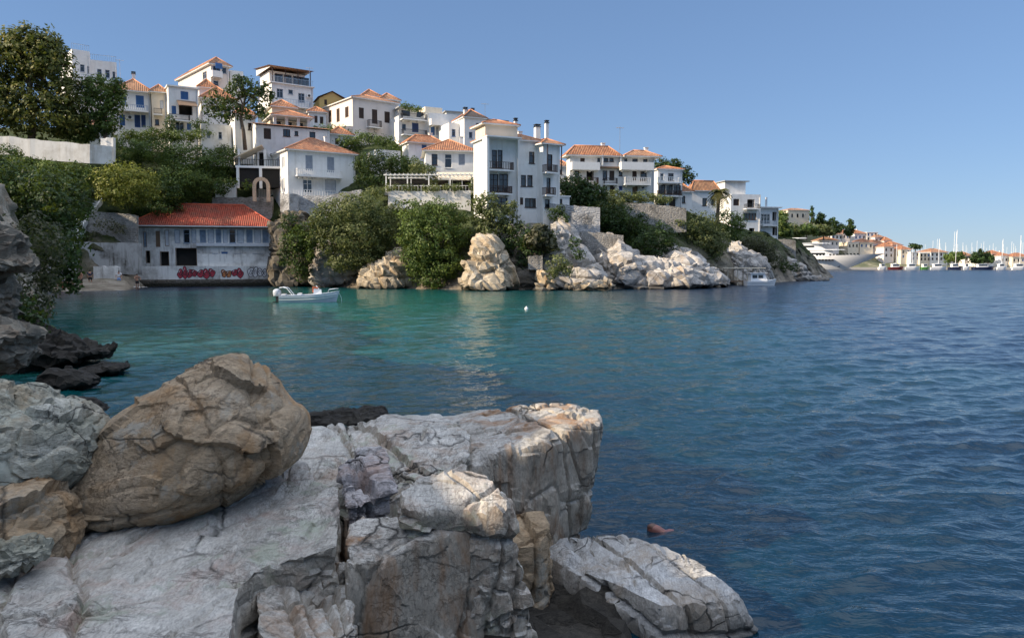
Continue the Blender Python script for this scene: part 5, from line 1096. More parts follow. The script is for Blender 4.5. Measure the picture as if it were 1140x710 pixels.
# fill the gaps of the packed hillside
for nm, lab, c, Y, an, rt, tp, lf, wl, col, roof, wins_ in [
    ('house', 'low white house with grey shutters partly hidden behind the fig tree crown', (262, 158), 108, 27, 285, 128, None, 6, 'white', 'tile', [('f', 267, 136, 271, 144, 'grey', 'grey'), ('f', 276, 137, 280, 145, 'g', 'brown')]),
    ('house', 'white cottage with rounded garden front below the fig tree', (224, 160), 108.5, 26, 258, 141, None, 5, 'white2', None, [('f', 230, 146, 234, 154, 'grey', 'grey'), ('f', 243, 147, 247, 155, 'g', 'grey')]),
    ('house', 'orange roofed skyline house peeping over the large pinkish house', (404, 112), 129, 28, 424, 107, None, 6, 'cream', 'tile', []),
    ('house', 'brown roofed skyline house right of the peeping orange roof', (424, 118), 130, 28, 444, 111, None, 6, 'white2', 'tile2', []),
    ('house', 'grey fronted white block with roof railing between the slate topped and three door houses', (500, 158), 117, 26, 514, 140, None, 5, 'white', None, [('f', 503, 144, 507, 152, 'g', 'blue')]),
    ('house', 'small white house with orange roof just above the vine covered terrace', (368, 164), 112, 27, 392, 150, None, 5, 'white', 'tile', [('f', 373, 154, 377, 161, 'brown', 'brown'), ('f', 383, 155, 387, 162, 'g', 'brown')]),
    ('house', 'white garden building with flat roof beside the vine covered terrace', (418, 182), 107, 26, 446, 170, None, 5, 'white2', None, [('f', 424, 173, 429, 180, 'g', 'brown')]),
    ('house', 'white house with brown roof wedged between the veranda house and the palm', (755, 232), 122, 14, 770, 214, None, 5, 'white', 'tile2', [('f', 759, 218, 763, 226, 'g', 'brown')]),
    ('house', 'pale house with brown shutters right under the tall terrace roofed house', (303, 138), 116, 28, 330, 119, None, 5, 'cream', 'tile', [('f', 308, 125, 312, 133, 'brown', 'brown')]),
    ('house', 'white house glimpsed between the yellow green bush and the blue doored house', (100, 160), 108, 28, 126, 140, None, 5, 'white', 'tile2', [('f', 106, 146, 110, 154, 'g', 'brown')])]:
    h = House(nm, lab, c, Y, an, rt, tp, left=lf, depth=wl, base_ext=3, wall=col, group=TOWN, parapet=0 if roof else .4)
    wins(h, wins_); h.wall()
    if roof: h.hip(1.4, .35, roof)
# ---------------------------------------------------------------- garden and retaining walls, stairs
def wallrun(name, label, pts, Y, th, m, cat='wall', cap=None):
    """pts: (px, pytop, pybottom, dY)"""
    rr = random.Random(int(pts[0][0])); q = []
    for s, e in zip(pts[:-1], pts[1:]):
        for k in range(6): q.append(tuple(s[j] + (e[j] - s[j]) * k / 6 + (rr.uniform(-.7, .7) if j == 1 else rr.uniform(-.02, .02) if j == 3 else 0) for j in range(4)))
    pts = q + [pts[-1]]; P = [(at(a, b, Y + d), at(a, c, Y + d)) for a, b, c, d in pts]; base = P[0][1]; mb = MB(); R_ = []
    for k, (t_, b_) in enumerate(P): R_.append([(b_.x, b_.y, b_.z), (t_.x, t_.y, t_.z), (t_.x, t_.y + th, t_.z), (b_.x, b_.y + th, b_.z)])
    mb.loft([[Vector(p) - base for p in q] for q in R_]); o = mb.build(name, M[m], None, base); tag(o, label, cat); return o
wallrun('garden_wall', 'long weathered white garden wall below the big plane tree', [(-30, 148, 176, 0), (10, 152, 172, 0), (45, 156, 178, 0), (100, 161, 182, 0), (124, 163, 183, 1)], 95, .4, 'white2')
wallrun('garden_wall', 'taller white wall end piece beside the long garden wall', [(112, 154, 178, 0), (126, 153, 180, 0)], 96.5, .6, 'white2')
wallrun('ruin_wall', 'tall stained grey wall of the roofless ruin behind the beach', [(84, 269, 300, 0), (110, 270, 304, 0), (156, 271, 306, -1)], 90.5, .5, 'ruin')
wallrun('ruin_wall', 'rough stone terrace wall above the ruin, left of the red roof', [(95, 236, 270, 0), (105, 236, 272, 0), (140, 238, 272, 0), (152, 240, 272, 0)], 92, .5, 'stonewall')
wallrun('ruin_wall', 'low whitewashed wall block on the beach below the ruin', [(104, 296, 312, 0), (131, 297, 313, 0)], 87, .6, 'old')
wallrun('retaining_wall', 'pale lit stone terrace wall with white gate pillars above the red roof', [(236, 219, 244, 0), (263, 220, 244, 0), (296, 219, 252, 0), (303, 219, 256, 0)], 103.6, .6, 'stonewall')
wallrun('retaining_wall', 'white plastered panel wall on the terrace above the red roof', [(240, 204, 220, 0), (263, 203, 220, 0)], 103.8, .3, 'white')
wallrun('retaining_wall', 'curved white stone bastion at the corner of the arched window house', [(312, 216, 240, 0), (322, 215, 240, -.8), (332, 217, 243, 0)], 99, .8, 'whitestone')
wallrun('retaining_wall', 'whitewashed stone wall under the garden of the arched window house', [(330, 218, 243, 0), (360, 218, 246, 0), (402, 211, 240, 0)], 99.5, .8, 'whitestone')
wallrun('retaining_wall', 'long white terrace wall under the pergola', [(432, 213, 234, 0), (480, 213, 236, 0), (524, 212, 238, 0)], 96, .6, 'white2')
wallrun('retaining_wall', 'grey rubble plinth wall under the tall white house', [(530, 249.5, 275, 0), (575, 249, 278, 0), (603, 248.5, 272, 0)], 88.3, .8, 'stonewall')
wallrun('retaining_wall', 'white terrace steps wall right of the tall white house', [(612, 226, 262, 0), (640, 229, 266, 0), (668, 231, 262, 0)], 90.5, .8, 'whitestone')
wallrun('retaining_wall', 'light grey rubble wall standing on the jagged rock ridge', [(646, 258, 284, 0), (670, 259, 288, 0), (694, 262, 292, 0)], 88.8, .8, 'stonewall')
wallrun('retaining_wall', 'large grey stone wall below the wide apartment house', [(696, 226, 268, 0), (724, 227, 262, 0), (764, 232, 258, 0)], 102, .8, 'stonewall')
wallrun('retaining_wall', 'small stone block wall halfway up the white diagonal face', [(588, 285, 300, 0), (604, 284, 301, 0)], 83, .8, 'stonewall')
wallrun('retaining_wall', 'tall grey wall at the right end of the point above the yacht', [(861, 266, 290, 0), (874, 266, 291, 0), (886, 268, 289, 0)], 137, .8, 'stonewall')
wallrun('retaining_wall', 'white terrace wall under the modern stepped house', [(806, 257, 268, 0), (832, 258, 270, 0)], 132, .5, 'white2')
wallrun('garden_wall', 'stepped grey terrace wall piece left of the pale lit stone terrace', [(205, 225, 245, 0), (222, 226, 246, 0), (240, 228, 248, 0)], 104.8, .5, 'ruin')
# brick arch gateway
b = at(291, 220, 101.6); g = empty('arch_gateway', b, R(15), 'small brick trimmed arched gateway left of the arched window house', 'gateway'); mb = MB(); W = 1.1
for x in (-W, W - .45): mb.box(x, 0, -.5, x + .45, .5, 1.6)
for k in range(8):
    a0, a1 = math.pi * k / 8, math.pi * (k + 1) / 8; mb.prism([(W * math.cos(a0), 1.6 + W * math.sin(a0)), (W * math.cos(a1), 1.6 + W * math.sin(a1)), (.65 * math.cos(a1), 1.6 + .65 * math.sin(a1)), (.65 * math.cos(a0), 1.6 + .65 * math.sin(a0))], 0, .5)
M['brick'] = m_plain('brick_trim', (.50, .36, .25), .85, .3, 6); mb.build('arch', M['brick'], g); mb = MB()
for k in range(6): mb.box(-.6 + k * .22, .2, 0, -.56 + k * .22, .24, 1.3)
mb.build('gate', M['iron'], g)
# terrace canopy left of house H6
b = at(262, 184, 102.6); t = empty('terrace_canopy', b, R(12), 'white terrace with a slanting beige canopy and pillars left of the long white house', 'terrace')
mb = MB(); mb.box(0, 0, -.3, 6.5, 4, 0); mb.build('floor', M['trim'], t)
mb = MB(); mb.box(.2, .3, -2.8, 6.3, 3.8, -.304); mb.build('dark_fill', M['dark'], t)  # dark colour stands in for the shaded space beneath the floor
for k in (.3, 3.6, 5.8): mb = MB(); mb.box(k, .2, .0, k + .3, .5, 2.2); mb.build('pillar', M['white'], t)
for k in (.1, 3.0, 6.0): mb = MB(); mb.box(k, -.05, -3.0, k + .35, .28, -.31); mb.build('pillar', M['white'], t)
mb = MB(); mb.loft([[(-.2, -.2, .9), (3.4, -.2, 2.7), (3.4, 4, 2.7), (-.2, 4, .9)], [(-.2, -.2, 1.0), (3.4, -.2, 2.8), (3.4, 4, 2.8), (-.2, 4, 1.0)]]); mb.build('canopy', M['tan'], t)
mb = MB(); k = 0
while k < 6.4: mb.box(k, .02, .004, k + .05, .07, .8); k += .3
mb.box(0, .01, .8, 6.5, .08, .86); mb.build('railing', M['iron'], t)
# outside stairs at the left
def stairs(label, a, b, n, w, m, name='staircase', side=True):
    r_ = empty(name, a, 0, label, 'stairs'); mb = MB(); d = (b - a) / n; s = d.copy(); s.z = 0; sd = Vector((-s.y, s.x, 0)).normalized() * w
    for k in range(n):
        p = d * k; q = d * (k + 1); z1 = q.z; z0 = p.z - 1.2
        B_ = [p, p + s * 1.0, p + s + sd, p + sd]; mb.loft([[(v.x, v.y, z0) for v in B_], [(v.x, v.y, z1) for v in B_]])
    mb.build('steps', M[m], r_); mb = MB()
    if not side: return r_
    mb.loft([[p + Vector((0, 0, o)) for p in (Vector((0, 0, 0)) - sd * .02, (b - a) - sd * .02, (b - a) - sd * .2, -sd * .2)] for o in (-.3, .35)]); mb.build('side_wall', M['white2'], r_); return r_
stairs('steep white outdoor steps climbing the slope left of the ruin', at(84, 262, 90), at(112, 224, 95), 16, 1.4, 'white2')
stairs('wide worn grey steps going down to the beach at the far left', at(80, 308, 84), at(90, 272, 91), 12, 2.6, 'ruin', side=False)
antenna('thin antenna mast on the flat skyline left of the tall house chimneys', 540, 115, 135, 118); antenna('bent television antenna on the skyline right of the tall terrace roof house', 345, 75, 95, 127)
antenna('tall whip antenna above the left stepped apartment block', 134, 66, 92, 123)
# ================================================================ trees and shrubs
tree('plane_tree', 'tall plane tree with yellowing leaves at the top left corner behind the garden wall', 'tree', [(20, 120, 34, 30), (55, 128, 34, 26), (-15, 110, 34, 40), (30, 62, 30, 26), (58, 80, 26, 28), (5, 75, 26, 30), (38, 44, 22, 15), (70, 108, 22, 24), (52, 56, 20, 20), (-25, 60, 26, 30), (14, 48, 18, 15), (80, 132, 16, 18)], 98.5, 'leaf_plane', [(34, 165), (36, 140), (32, 110), (36, 80)], dens=17, leaf=.36, r0=.5, clump=.5, limbs=12)
tree('tree', 'dark green broad tree between the plane tree and the blue doored house', 'tree', [(112, 98, 20, 15), (126, 110, 13, 16), (104, 118, 18, 18), (122, 135, 14, 16), (132, 96, 9, 9), (100, 140, 20, 16), (84, 150, 18, 12)], 101, 'leaf_mid', [(116, 165), (117, 145), (116, 120)], dens=18, leaf=.33, r0=.3, clump=.45)
tree('fig_tree', 'sparse tree with a bare dark trunk standing among the left group of houses', 'tree', [(240, 112, 12, 12), (258, 120, 14, 11), (275, 100, 15, 12), (287, 112, 13, 12), (263, 100, 12, 9), (292, 98, 9, 8), (248, 128, 13, 9), (280, 125, 15, 8), (234, 122, 8, 9), (270, 90, 11, 6), (300, 108, 6, 6)], 104, 'leaf_dark', [(273, 162), (271, 146), (268, 132), (271, 118), (274, 106)], dens=10, leaf=.34, r0=.28, clump=.4, fill=.02, limbs=12)
V = 'shrubs and hedges over the cliffs and terraces'
bush('hedge', 'broad dark green hedge mass below the left group of houses', 'hedge', [(140, 168, 26, 14), (175, 170, 28, 14), (210, 178, 30, 18), (238, 182, 22, 18), (254, 172, 16, 10, 3), (230, 205, 30, 18), (195, 205, 30, 22, -3), (185, 225, 20, 12, -3)], 104, 'leaf_mid', group=V, basepy=225)
bush('shrub', 'round sunlit yellow green bush above the ruined stone walls', 'shrub', [(140, 202, 32, 22), (122, 205, 20, 18), (160, 206, 20, 18), (138, 218, 30, 12)], 92.5, 'leaf_yellow', group=V, dens=26)
bush('hedge', 'dark shrub belt under the round yellow green bush and behind the red roof', 'hedge', [(110, 222, 22, 12), (150, 228, 28, 12), (185, 214, 20, 14), (178, 232, 24, 8)], 98.5, 'leaf_dark', group=V)
bush('hedge', 'small shrubs and climbers in front of the blue doored house wall', 'shrub', [(150, 152, 16, 6), (172, 150, 14, 7), (192, 152, 9, 8), (205, 152, 14, 6), (225, 150, 14, 8), (160, 158, 16, 5)], 109.5, 'leaf_mid', group=V)
bush('climber', 'dark climbing plant beside the small canopied balcony of the left group', 'climber', [(190, 138, 6, 10), (187, 148, 7, 8), (222, 140, 10, 8), (232, 142, 9, 9)], 110, 'leaf_dark', group=V)
bush('garden_wall_shrub', 'bright tufts of shrub leaning over the long garden wall at the left', 'shrub', [(6, 172, 20, 10), (30, 184, 24, 10), (60, 190, 24, 10), (84, 190, 14, 10), (100, 198, 10, 14)], 92, 'leaf_mid', group=V)
for lab, bl, Y, m in [('big dark green thicket at the far left edge below the garden wall', [(-5, 200, 38, 28), (30, 210, 36, 24), (62, 215, 30, 24), (20, 240, 40, 26), (60, 245, 28, 24), (-15, 250, 40, 30), (88, 225, 16, 22)], 66, 'leaf_dark'),
                      ('small dark thicket patch beside the outdoor steps', [(62, 228, 22, 18), (74, 244, 18, 20), (82, 262, 12, 18), (48, 205, 22, 14)], 62, 'leaf_dark'),
                      ('dark shrubs hanging down the left shore above the beach', [(60, 275, 30, 24), (76, 290, 16, 20), (40, 300, 30, 24), (70, 312, 14, 12), (84, 318, 9, 9)], 50, 'leaf_dark')]:
    bush('thicket', lab, 'shrub', bl, Y, m, group=V, dens=26, leaf=.24)
bush('oleander', 'greyish oleander bush with pale dry flower heads above the left ledges', 'shrub', [(40, 262, 26, 26), (22, 285, 22, 22), (50, 290, 18, 24), (38, 325, 22, 26), (22, 345, 24, 24), (54, 318, 12, 22)], 30, 'leaf_grey', group=V, dens=60, leaf=.13)
bush('shrub', 'low dark bush growing between the layered ledges and the wet rocks', 'shrub', [(24, 350, 22, 22), (38, 362, 18, 12), (8, 340, 20, 20)], 21, 'leaf_dark', group=V, dens=90, leaf=.11)
C = 'cliff bushes over the water'
bush('cliff_bush', 'huge dark olive bush covering the cliff below the arched window house', 'shrub', [(372, 240, 24, 20), (400, 234, 28, 22), (425, 245, 18, 20), (395, 262, 34, 22), (428, 262, 16, 16), (372, 268, 22, 22), (410, 283, 22, 16), (440, 236, 9, 14), (358, 252, 16, 18), (385, 292, 22, 10)], 89.5, 'leaf_olive', group=C, dens=38, basepy=300)
bush('cliff_bush', 'tall rounded dark green bush reaching almost to the water below the pergola', 'shrub', [(465, 242, 24, 22), (492, 244, 24, 24), (512, 258, 12, 22), (480, 265, 36, 24), (468, 288, 26, 20), (492, 290, 30, 20), (485, 308, 26, 14), (455, 268, 12, 20)], 86, 'leaf_mid', group=C, dens=38, basepy=320)
bush('ivy', 'dark ivy curtain hanging down the cliff beside the graffiti house', 'climber', [(322, 250, 12, 14), (330, 268, 13, 16), (320, 280, 9, 24), (340, 285, 12, 18), (350, 262, 14, 18), (334, 302, 12, 10)], 91, 'leaf_dark', group=C)
bush('ivy', 'sunlit strands of green ivy in front of the dark cliff curtain', 'climber', [(334, 262, 6, 14), (345, 274, 5, 16), (326, 268, 5, 12)], 89.6, 'leaf_mid', group=C)
bush('cliff_bush', 'olive bush in front of the lowest window of the tall white house', 'shrub', [(540, 226, 16, 10), (535, 240, 12, 12), (552, 240, 16, 11), (568, 232, 10, 8), (545, 255, 18, 12), (570, 252, 14, 12)], 85.6, 'leaf_olive', group=C, leaf=.24)
bush('cliff_bush', 'dark shadowy shrubs clinging under the tall white house', 'shrub', [(575, 268, 18, 14), (590, 285, 18, 14), (598, 262, 16, 12), (580, 296, 12, 14), (612, 270, 8, 16)], 85, 'leaf_dark', group=C)
bush('agave_clump', 'spiky pale green clump on the slope below the tall white house corner', 'shrub', [(602, 260, 12, 9), (594, 268, 10, 8), (612, 272, 8, 9)], 84, 'leaf_grey', group=C, leaf=.4)
bush('cliff_bush', 'round yellowish green bush at the foot of the white diagonal rock face', 'shrub', [(622, 293, 12, 10), (630, 300, 10, 8), (616, 302, 8, 7)], 80.6, 'leaf_olive', group=C, leaf=.2)
bush('cliff_bush', 'small dark shrub on the white terrace steps wall', 'shrub', [(617, 238, 8, 8), (628, 244, 8, 8), (624, 234, 6, 6)], 89, 'leaf_dark', group=C)
bush('cliff_bush', 'dark bush tuft in the middle of the white diagonal rock face', 'shrub', [(640, 272, 6, 8), (644, 282, 7, 6)], 83.5, 'leaf_dark', group=C)
tree('tree', 'dark rounded tree between the tall house wing and the wide apartment house', 'tree', [(640, 205, 18, 10), (650, 215, 20, 13), (632, 215, 14, 12), (664, 218, 14, 11), (645, 226, 24, 9)], 99, 'leaf_dark', [(646, 234), (646, 222), (646, 212)], r0=.2)
bush('hedge', 'light green vine canopy running below the wide apartment house', 'hedge', [(665, 219, 10, 5), (682, 218, 12, 6), (700, 219, 14, 6), (718, 220, 14, 6), (736, 222, 12, 5), (690, 226, 14, 6)], 103.5, 'leaf_olive', group=V)
bush('cliff_bush', 'deep green bushes tumbling over the grey walls below the apartment house', 'shrub', [(674, 236, 14, 14), (694, 238, 16, 14), (712, 250, 12, 12), (684, 252, 16, 12), (664, 246, 10, 10), (706, 264, 14, 12)], 97, 'leaf_dark', group=C)
bush('cliff_bush', 'dark bush hollow between the rubble wall and the olive coloured bush', 'shrub', [(716, 270, 18, 14), (736, 262, 14, 16), (730, 282, 16, 9), (745, 275, 10, 14)], 95, 'leaf_dark', group=C)
bush('cliff_bush', 'large rounded olive coloured bush left of the palm', 'shrub', [(765, 252, 22, 16), (785, 252, 20, 16), (775, 268, 24, 14), (800, 268, 16, 14), (758, 266, 14, 12), (792, 282, 14, 10)], 104, 'leaf_olive', group=C)
bush('cliff_bush', 'dark green bush behind and right of the palm trunk', 'shrub', [(808, 246, 14, 14), (818, 256, 12, 12), (806, 264, 14, 14), (824, 246, 8, 8)], 118, 'leaf_mid', group=C)
bush('cliff_bush', 'reddish brown and green scrub below the modern stepped house', 'shrub', [(838, 272, 16, 9), (852, 276, 14, 11), (828, 280, 12, 9), (846, 288, 16, 8), (862, 290, 10, 9)], 118, 'leaf_grey', group=C)
bush('shrub', 'green garden shrubs between the glazed veranda wing and the pale villa', 'shrub', [(871, 248, 7, 8), (874, 258, 9, 8), (868, 256, 6, 9)], 150, 'leaf_mid', group=V, leaf=.4)
bush('cliff_bush', 'dark scrub patches on the rocky point before the yacht', 'shrub', [(872, 296, 6, 7), (884, 297, 6, 6), (864, 300, 5, 8)], 124, 'leaf_dark', group=C)
tree('pine_tree', 'dark umbrella shaped pine rising behind the dark balconied house', 'tree', [(742, 187, 12, 8), (756, 192, 12, 9), (766, 198, 8, 8), (735, 182, 8, 6), (750, 182, 9, 5)], 124, 'leaf_dark', [(752, 215), (752, 205), (750, 195)], r0=.25)
bush('shrub', 'vine covered terrace below the large pinkish house', 'climber', [(385, 158, 12, 6), (402, 154, 12, 7), (420, 156, 12, 7), (436, 162, 10, 9), (392, 164, 14, 6), (440, 170, 8, 7)], 111, 'leaf_mid', group=V)
bush('shrub', 'dark garden trees behind the pergola terrace and right of the arched window house', 'shrub', [(408, 182, 14, 14), (425, 180, 16, 14), (444, 184, 16, 13), (408, 200, 12, 12), (425, 202, 14, 12), (460, 182, 10, 8), (474, 190, 12, 8)], 103.5, 'leaf_dark', group=V)
bush('shrub', 'pale olive shrub over the left end of the beige awning', 'shrub', [(466, 186, 9, 7), (477, 192, 8, 7), (483, 200, 6, 6)], 98.2, 'leaf_olive', group=V)
bush('shrub', 'light green plants along the front of the pergola terrace', 'shrub', [(420, 214, 12, 6), (436, 209, 8, 4), (456, 210, 10, 4), (480, 210, 12, 4), (505, 209, 12, 4), (528, 206, 7, 8), (530, 218, 6, 8)], 96.4, 'leaf_olive', group=V, leaf=.2)
bush('climber', 'green roof terrace planting on the house with the navy blue door', 'climber', [(450, 118, 5, 4), (458, 120, 5, 4), (466, 122, 5, 3)], 121, 'leaf_mid', group=V)
bush('shrub', 'scrub between the pale lit stone terrace and the slanting canopy', 'shrub', [(258, 204, 8, 6), (246, 212, 8, 6), (276, 206, 6, 5)], 101.5, 'leaf_dark', group=V)
bush('shrub', 'green patch of hillside scrub behind the ochre gabled house', 'shrub', [(350, 150, 12, 8), (366, 148, 12, 8), (380, 146, 10, 6), (300, 132, 10, 6)], 116, 'leaf_mid', group=V)
bush('shrub', 'dark dried bramble hanging on the rough stone terrace wall of the ruin', 'shrub', [(118, 250, 14, 7), (132, 255, 10, 6), (104, 262, 8, 5)], 91, 'leaf_grey', group=V, dens=12)
# palm
b = at(798, 254, 112); pt = empty('palm_tree', b, 0, 'tall palm with brownish fronds in front of the modern stepped house', 'palm tree'); H_ = at(800, 214, 112).z - b.z
mb = MB(); mb.tube([(0, 0, -1.5), (.1, 0, H_ * .4), (.25, 0, H_)], [.34, .26, .24], 9); mb.build('trunk', M['bark'], pt, smooth=True)
rr = random.Random(4)
for k in range(34):
    a = k * 2.399; el = rr.uniform(-.9, 1.25); L = rr.uniform(1.5, 2.1); q = []; mb = MB()
    for j in range(7):
        t = j / 6; q.append(Vector((.25 + math.cos(a) * L * t * math.cos(el * .6), math.sin(a) * L * t * math.cos(el * .6), H_ + L * (math.sin(el) * t - .75 * t * t))))
    sd = Vector((-math.sin(a), math.cos(a), 0))
    for j in range(6):
        for s in (-1, 1):
            for u in (0, .5):
                p = q[j].lerp(q[j + 1], u); w_ = .55 * (1 - abs(j / 6 - .4)); dr = (q[j + 1] - q[j]).normalized()
                mb.face([p, p + dr * .1, p + dr * .35 + sd * s * w_ - Vector((0, 0, .12)), p + dr * .25 + sd * s * w_ - Vector((0, 0, .15))])
    mb.tube(q, .025, 4); mb.build('frond', M['leaf_palm'], pt)
# ================================================================ far shore with the port town
FC = [(800, 238), (860, 238), (885, 248), (905, 248), (925, 253), (945, 262), (965, 269), (1000, 281), (1030, 287), (1080, 290), (1200, 291)]
def make_far():
    cols = np.linspace(800, 1400, 240); nl = 60; V = np.zeros((len(cols), nl, 3))
    for i, c in enumerate(cols):
        y = np.interp(c, [a for a, b in FC], [b for a, b in FC]); zt = CAMZ + (294 - y) / F * 425
        d = np.interp(np.linspace(0, 4, nl), range(5), [384, 386, 400, 425, 700]); z = np.interp(np.linspace(0, 4, nl), range(5), [-1.5, .9, max(1.2, zt * .35), zt, zt * .8]); V[i, :, 0] = (c - 570) / F * d; V[i, :, 1] = d; V[i, :, 2] = z
    p = V.reshape(-1, 3); p[:, 2] += fbm(p / 14, 3, 5) * .9 * np.clip(p[:, 2] / 5, 0, 1)
    idx = np.arange(len(p)).reshape(len(cols), nl); f = np.stack([idx[:-1, :-1], idx[1:, :-1], idx[1:, 1:], idx[:-1, 1:]], 2).reshape(-1, 4)
    n = NT('far_ground'); ps = n.pos(); col = n.ramp(n.noise(.12, 6, .7, v=ps), [(.35, (.05, .07, .03)), (.55, (.13, .13, .07)), (.7, (.34, .30, .23))]); n.fin(col, .9)
    tag(link('far_hill', np_mesh('far_hill', p, f), n.m), kind='structure')
    mb = MB(); a = (925 - 570) / F * 381; mb.box(a, 379, -1, 420, 392, 1.15); q = mb.build('quay', M['concrete']); tag(q, kind='structure')
make_far()
def far_house(label, x0, x1, top, base, roof, Y, wall='white', ang=None, kind='hip', rh=None):
    rr = random.Random(int(x0 * 7 + top)); ang = rr.choice([6, 14, 22]) if ang is None else ang
    h = House('town_house', label, (x0, base), Y, ang, x1, top, depth=rr.uniform(7, 10), base_ext=4, wall=wall, group='houses of the port town across the water')
    nx = max(1, int((x1 - x0) / 4)); ny = 2 if base - top > 8 else 1
    for j in range(ny):
        for i in range(nx):
            cx = x0 + (x1 - x0) * (i + .5) / nx; cy = top + (base - top) * (j + .5) / ny
            h.win('f', cx - .9, cy - 1.5, cx + .9, cy + 1.5, rr.choice(['g', 'g', 'blue', 'brown']), 'brown')
    h.wall()
    if roof: h.hip(rh or 2.0, .5, roof, kind=kind)
    else: h.slab(-.2, -.2, h.w + .2, h.d, h.h + .003, h.h + .3)
for a in [('low brown roofed house just above the yacht superstructure', 915, 934, 268, 274, 'tile2', 396), ('small dark roofed house under the conical tree', 926, 938, 261, 267, 'tile2', 408), ('pale house half hidden beside the conical tree', 938, 946, 260, 267, 'tile', 410),
          ('white house with orange roof standing highest in the port town', 951, 964, 260, 268, 'tile', 415), ('flat roofed white house beside the highest orange roofed town house', 965, 977, 259, 268, None, 416), ('cream town house stepping down behind the orange roofs', 974, 983, 264, 271, 'tile2', 414),
          ('long orange roofed town house above the yacht foredeck', 957, 972, 270, 277, 'tile', 402), ('second orange roofed town house right of the long one', 971, 984, 271, 279, 'tile', 404), ('low white house behind the yacht mast', 944, 956, 270, 277, None, 400),
          ('broad orange roofed house near the water right of the yacht bow', 984, 995, 275, 287, 'tile', 398), ('stepped orange roofed white house next to the broad one', 993, 1004, 273, 286, 'tile', 405), ('small cream house behind the broad orange roof', 984, 992, 268, 274, 'tile', 412),
          ('white town house with blue shutters on the waterfront', 1003, 1014, 278, 288, 'tile', 398), ('narrow white waterfront building with a doorway', 1014, 1024, 281, 290, None, 396), ('cream arcade building on the quay', 1024, 1036, 282, 290.5, None, 396),
          ('long low cream building left of the round olive tree', 1036, 1055, 281, 290.5, 'tile2', 398), ('small white kiosk house right of the round olive tree', 1074, 1083, 285, 291, 'tile2', 400), ('white house with orange roof behind the dark conifers', 1104, 1116, 283, 292, 'tile', 400),
          ('pale gabled house near the right edge of the photo', 1114, 1127, 285, 293, 'tile', 396), ('orange roofed house cut by the right edge of the photo', 1127, 1146, 286, 293, 'tile', 395), ('grey roofed quay shed near the right edge', 1094, 1106, 287, 293, 'slate', 393)]:
    far_house(*a[:6], a[6], wall=random.choice(['white', 'cream', 'white2', 'pink']))
TF = 'trees on the far shore'
for lab, bl, Y, m, tr in [('slim dark cypress right of the pale villa', [(904, 244, 2.2, 5), (904, 237, 1.8, 5), (904, 232, 1, 3)], 398, 'leaf_dark', [(904, 252), (904, 240)]),
    ('short dark tree between the cypress and the conical tree', [(914, 241, 4, 4), (913, 246, 5, 4)], 400, 'leaf_dark', [(914, 252), (914, 244)]),
    ('tall conical dark tree above the brown roofs', [(946, 258, 6, 4), (946.5, 252, 4.5, 4), (947, 247, 2.5, 3)], 402, 'leaf_dark', [(946, 264), (946.5, 250)]),
    ('round olive green tree on the quay', [(1060, 286, 8, 6), (1068, 286, 6, 6), (1055, 288, 4, 4)], 390, 'leaf_mid', [(1062, 294), (1062, 288)]),
    ('dark conifer clump right of the round olive green tree', [(1086, 286, 5, 6), (1092, 284, 4, 6), (1088, 289, 8, 4)], 394, 'leaf_dark', [(1088, 294), (1088, 287)]),
    ('second dark conifer clump before the small houses at the right', [(1099, 286, 4, 6), (1103, 288, 4, 5), (1096, 289, 5, 4)], 394, 'leaf_dark', [(1100, 294), (1100, 287)]),
    ('flat topped pine above the waterfront houses', [(1017, 274, 5, 2.5), (1022, 275, 4, 2)], 412, 'leaf_dark', [(1019, 284), (1019, 275)]),
    ('leafy tree left of the pale villa', [(868, 240, 8, 6), (860, 246, 9, 7)], 402, 'leaf_mid', [(866, 252), (866, 243)]),
    ('bright green tree crown directly above the yacht bridge', [(915, 256, 9, 6), (922, 258, 7, 5)], 392, 'leaf_olive', [(917, 266), (917, 258)]),
    ('dark green tree crown left of the bright one above the yacht', [(898, 255, 10, 6), (890, 257, 8, 6), (906, 258, 6, 5)], 391, 'leaf_mid', [(898, 266), (898, 258)]),
    ('dull olive tree crown behind the yacht bridge roof', [(882, 255, 8, 6), (876, 259, 8, 6)], 391, 'leaf_olive', [(880, 266), (880, 258)]),
    ('dark tree crown on the slope right of the short tree', [(926, 248, 6, 5), (934, 253, 6, 4), (930, 257, 7, 4)], 400, 'leaf_dark', [(929, 260), (929, 252)])]:
    tree('tree', lab, 'tree', bl, Y, m, tr, dens=4.5, leaf=1.0, r0=.4, group=TF, clump=.8)
# ---------------------------------------------------------------- the big motor yacht
M['boat'] = m_plain('white_gelcoat', (.80, .80, .79), .25, .03, spec=.5)
M['boatgrey'] = m_plain('grey_blue_hull_paint', (.50, .54, .60), .3, .05)
Yy = 350; bp = at(985, 294, Yy); ky = Yy / F; Ly = 70
yr = R(-28); yc = empty('motor_yacht', Vector((bp.x - Ly * math.cos(yr), Yy - Ly * math.sin(yr), 0)), yr, 'very large white multi deck motor yacht anchored behind the rocky point', 'yacht')
def hullm(L, B, deck, wl_end, n=26, sheer=1.2, tr=.9):
    """bow at +x. sections from keel to deck"""
    rings = []
    for i in range(n + 1):
        t = i / n; z1 = deck + sheer * t ** 3; ring = []
        for s in (1, -1):
            sec = [(0.0, -1.2), (.75, -.6), (.92, .3), (1.0, z1 * .6), (1.04, z1)]
            if s == -1: sec = sec[::-1]
            for wv, z in sec:
                u = (z + 1.2) / (z1 + 1.2); xend = wl_end + (L - wl_end) * u; x = xend * t
                half = B / 2 * tr * (1 - max(0, (t - .45) / .55) ** (2.0 + 1.0 * u)) * wv
                if t == 0: x = -.0
                ring.append((x, s * half, z))
        rings.append(ring)
    return rings
